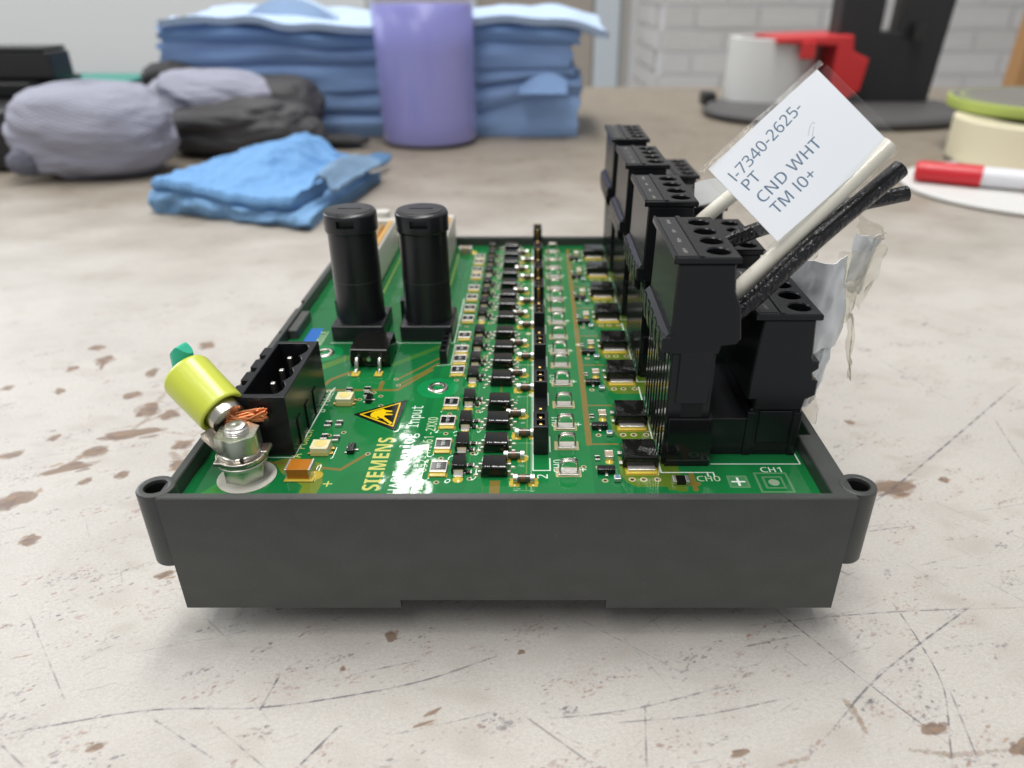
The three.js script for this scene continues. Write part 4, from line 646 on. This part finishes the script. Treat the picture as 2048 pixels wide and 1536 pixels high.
{
  const t = thing('instrument_stand', 'black upright stand with a narrow slot on a dark base behind the tape', 'stand');
  const X = 306, Z = -600;
  const col = shape([[X - 46, 10], [X + 40, 10], [X + 52, 190], [X - 50, 190]]), h = new THREE.Path(); [[X - 12, 66], [X + 4, 66], [X + 8, 180], [X - 12, 180]].forEach((p, i) => h[i ? 'lineTo' : 'moveTo'](p[0], p[1])); col.holes.push(h);
  add(t, 'column', [prof(col, Z, Z - 26, 1.5)], std(rgb(0.022, 0.022, 0.024), 0.45));
  add(t, 'base', lathe([[0, 0.5], [98, 0.5], [104, 3], [100, 9], [70, 11], [0, 11]], 64).scale(1.1, 1, 0.78).translate(X - 40, 0, Z + 6), std(rgb(0.10, 0.095, 0.095), 0.5));
  add(t, 'base_foot', box(X - 150, X - 138, 4, 16, Z - 20, Z - 40, 2), std(rgb(0.02, 0.02, 0.02), 0.4)); add(t, 'clamp_knob', [cyl(X + 16, 60, 72, Z + 6, 5)], std(rgb(0.02, 0.02, 0.02), 0.4));
}
{ const t = thing('paper_disc', 'round white card lying under the red marker and the cream tape', 'paper'); add(t, 'card', lathe([[0, 0.3], [84, 0.3], [86, 0.8], [86, 2.2], [84, 2.8], [0, 2.8]], 72).scale(1, 1, 0.82).translate(296, 0, -328), std(rgb(0.66, 0.65, 0.63), 0.6)); }
{
  const t = thing('marker_pen', 'red capped white marker pen lying on the round white card', 'marker');
  const y = 8.6, a = [224, y, -338], b = [300, y, -298], mid = (k) => a.map((q, i) => q + (b[i] - q) * k);
  add(t, 'cap', between(a, mid(0.36), 5.4, 5.7, 28), std(rgb(0.62, 0.018, 0.03), 0.3)); add(t, 'barrel', between(mid(0.36), b, 5.2, 5.2, 28), std(rgb(0.74, 0.74, 0.78), 0.35));
  add(t, 'red_print', between(mid(0.6), mid(0.85), 5.25, 5.25, 28), std(rgb(0.70, 0.25, 0.3), 0.4)); add(t, 'cap_lip', between(mid(-0.02), mid(0.01), 4.4, 5.2, 28), std(rgb(0.62, 0.018, 0.03), 0.3));
}
{ const t = thing('masking_tape', 'thick roll of cream masking tape lying on the white card at the right edge', 'tape roll'); add(t, 'tape', lathe([[34, 3.2], [53, 3.2], [53.6, 4], [53.6, 26.6], [53, 27.4], [34, 27.4], [34, 3.2]], 72, 320, 0, -392), std(rgb(0.72, 0.66, 0.47), 0.6)); add(t, 'core', lathe([[32, 3.2], [33.9, 3.2], [33.9, 27], [32, 27], [32, 3.2]], 56, 320, 0, -392), std(rgb(0.4, 0.3, 0.2), 0.8)); }
{
  const t = thing('tape_roll', 'flat roll of lime green tape lying behind the cream tape at the right edge', 'tape roll');
  const c = [346, 0, -426];
  add(t, 'tape', lathe([[58, 28.2], [66, 28.2], [67, 29], [67, 34.6], [66.4, 35.2], [58, 35.2]], 64, ...c), std(rgb(0.43, 0.52, 0.12), 0.55)); add(t, 'core', lathe([[20, 29.5], [62, 35.6], [65.2, 35.5], [65.2, 35.3], [20, 29]], 64, ...c), std(rgb(0.20, 0.19, 0.17), 0.7));
  add(t, 'spool', lathe([[0, 28.8], [66, 28.1], [66, 27.7], [0, 27.7]].reverse(), 48, ...c), std(rgb(0.2, 0.19, 0.17), 0.7));
}
// ---------------------------------------------------------------- the room beyond the bench
{ const t = thing('white_panel', 'large plain white panel standing upright behind the wipes at left', 'panel'); add(t, 'board', box(-900, -184, -280, 260, -842, -834), std(rgb(0.84, 0.88, 0.90), 0.5)); add(t, 'edge_trim', box(-184, -176, -280, 260, -844, -832, 1), std(rgb(0.55, 0.56, 0.56), 0.4)); }
{ const t = thing('wall_clip', 'small black clip fixed on the white panel above the wipes', 'clip'); add(t, 'plate', box(-268, -248, 68, 83, -833.5, -828, 2), std(rgb(0.03, 0.035, 0.03), 0.5)); add(t, 'jaw', box(-264, -252, 80, 88, -830, -824, 2), std(rgb(0.05, 0.05, 0.05), 0.5)); }
{ const t = thing('cabinet', 'tan grey cabinet side seen between the bottle and the pale post', 'cabinet'); add(t, 'side', box(-330, 122, -700, 700, -1620, -1500, 4), std(rgb(0.33, 0.29, 0.245), 0.6)); add(t, 'edge_strip', box(-120, -104, -700, 700, -1499.5, -1492, 1), std(rgb(0.5, 0.51, 0.5), 0.5)); }
{ const t = thing('metal_post', 'pale blue grey metal post right of the wipe stack', 'post'); add(t, 'face', box(124, 171, -700, 700, -1520, -1480, 3), std(rgb(0.50, 0.54, 0.57), 0.45)); add(t, 'lip', box(171.5, 177, -700, 700, -1520, -1496, 1), std(rgb(0.25, 0.26, 0.26), 0.5)); }
{ const t = thing('wooden_post', 'brown wooden board standing at the right edge before the brick wall', 'wooden board'); add(t, 'board', prof([[936, -400], [960, 300], [1150, 300], [1150, -400]], -1460, -1500, 3), std(rgb(0.42, 0.22, 0.085), 0.5)); add(t, 'edge_bead', box(1150.5, 1158, -400, 300, -1460, -1500, 2), std(rgb(0.36, 0.18, 0.07), 0.5)); }
{
  const t = thing('brick_wall', 'white painted brick wall far behind the tape dispenser', 'wall');
  const mats = [0, 1, 2, 3].map((k) => std(rgb(0.80 - 0.02 * k, 0.77 - 0.02 * k, 0.735 - 0.022 * k), 0.7, { bumpMap: GRAIN, bumpScale: 0.004 })), R = rng(8);
  add(t, 'mortar', [box(452, 1900, -420, 420, -2703.2, -2800), box(455.2, 540, -420, 420, -2800.5, -3700)], std(rgb(0.70, 0.685, 0.675), 0.9));
  const shapes = [box(-103.5, 103.5, -33, 33, -8, 8, 3), box(-51, 51, -33, 33, -8, 8, 3)];
  const gs = shapes.map((g) => { const q = flat(g); q.scale(MM, MM, MM); return q; });
  const brick = (x, y, z, side, k) => { const m = new THREE.Mesh(gs[k], mats[Math.floor(R() * 4)]); m.name = 'brick'; m.castShadow = m.receiveShadow = true; m.position.set(x * MM, y * MM, z * MM); if (side) m.rotation.y = Math.PI / 2; t.add(m); };
  for (let c = 0; c < 8; c++) {
    const y = -350 + c * 72.5;
    for (let i = 0; i < 6; i++) brick(452 + 103 + i * 215 + (c % 2 ? 107 : 0), y, -2706 + 3 * R(), 0, 0);
    if (c % 2) brick(452 + 51, y, -2706, 0, 1);
    for (let i = 0; i < 3; i++) brick(451, y, -2830 - i * 215 - (c % 2 ? 107 : 0), 1, 0);
  }
}
structure('back_wall', box(-2600, 2600, -900, 1500, -3900, -3800), std(rgb(0.46, 0.43, 0.39), 0.8));

// ---------------------------------------------------------------- the lamps of the room
CEILING.forEach(([x, y, z, w, l, power, label]) => {
  const t = thing('ceiling_light', label, 'ceiling light', 'ceiling lights over the bench');
  add(t, 'housing', box(x * 1000 - w * 500 - 15, x * 1000 + w * 500 + 15, y * 1000 + 3, y * 1000 + 60, z * 1000 - l * 500 - 15, z * 1000 + l * 500 + 15), std(rgb(0.7, 0.7, 0.7), 0.5));
  add(t, 'diffuser', box(x * 1000 - w * 500, x * 1000 + w * 500, y * 1000, y * 1000 + 2.5, z * 1000 - l * 500, z * 1000 + l * 500), std(rgb(0.8, 0.8, 0.8), 0.5, { emissive: rgb(1, 1, 1), emissiveIntensity: 1 }));
  const L = new THREE.RectAreaLight(rgb(1.0, 0.985, 0.95), power, w, l); L.position.set(x, y - 0.006, z); L.lookAt(x, y - 1, z); L.castShadow = true; L.name = 'ceiling_lamp'; scene.add(L);
});
{
  const [x, y, z, w, h, power] = WINDOW, t = thing('window', 'bright window off to the left of the bench', 'window');
  add(t, 'pane', box(x * 1000 - 12, x * 1000 - 8, (y - h / 2) * 1000, (y + h / 2) * 1000, (z - w / 2) * 1000, (z + w / 2) * 1000), std(rgb(0.8, 0.85, 0.9), 0.3, { emissive: rgb(0.9, 0.95, 1), emissiveIntensity: 1 }));
  add(t, 'frame', [box(x * 1000 - 30, x * 1000 - 5, (y + h / 2) * 1000, (y + h / 2) * 1000 + 50, (z - w / 2) * 1000, (z + w / 2) * 1000), box(x * 1000 - 30, x * 1000 - 5, (y - h / 2) * 1000 - 50, (y - h / 2) * 1000, (z - w / 2) * 1000, (z + w / 2) * 1000)], std(rgb(0.6, 0.6, 0.6), 0.5));
  const L = new THREE.RectAreaLight(rgb(0.88, 0.94, 1.0), power, w, h); L.position.set(x, y, z); L.lookAt(x + 1, y, z); L.castShadow = true; L.name = 'window_daylight'; scene.add(L);
}
for (const o of scene.children) if (o === bench || ['bottle', 'wipe_stack', 'wipe_cloth', 'work_glove', 'equipment_case', 'folder', 'tape_dispenser', 'instrument_stand', 'paper_disc', 'marker_pen', 'masking_tape', 'tape_roll'].some((n) => o.name.startsWith(n))) { o.position.y += LIFT * MM; if (o !== bench) { o.position.z += 0.014; o.position.x += { work_glove: 0.017, wipe_cloth: 0.012, wipe_stack: 0.006, bottle: 0.004, marker_pen: -0.006 }[o.name.replace(/_\d+$/, '')] ?? 0; } }
scene.updateMatrixWorld(true);
renderer.render(scene, camera);
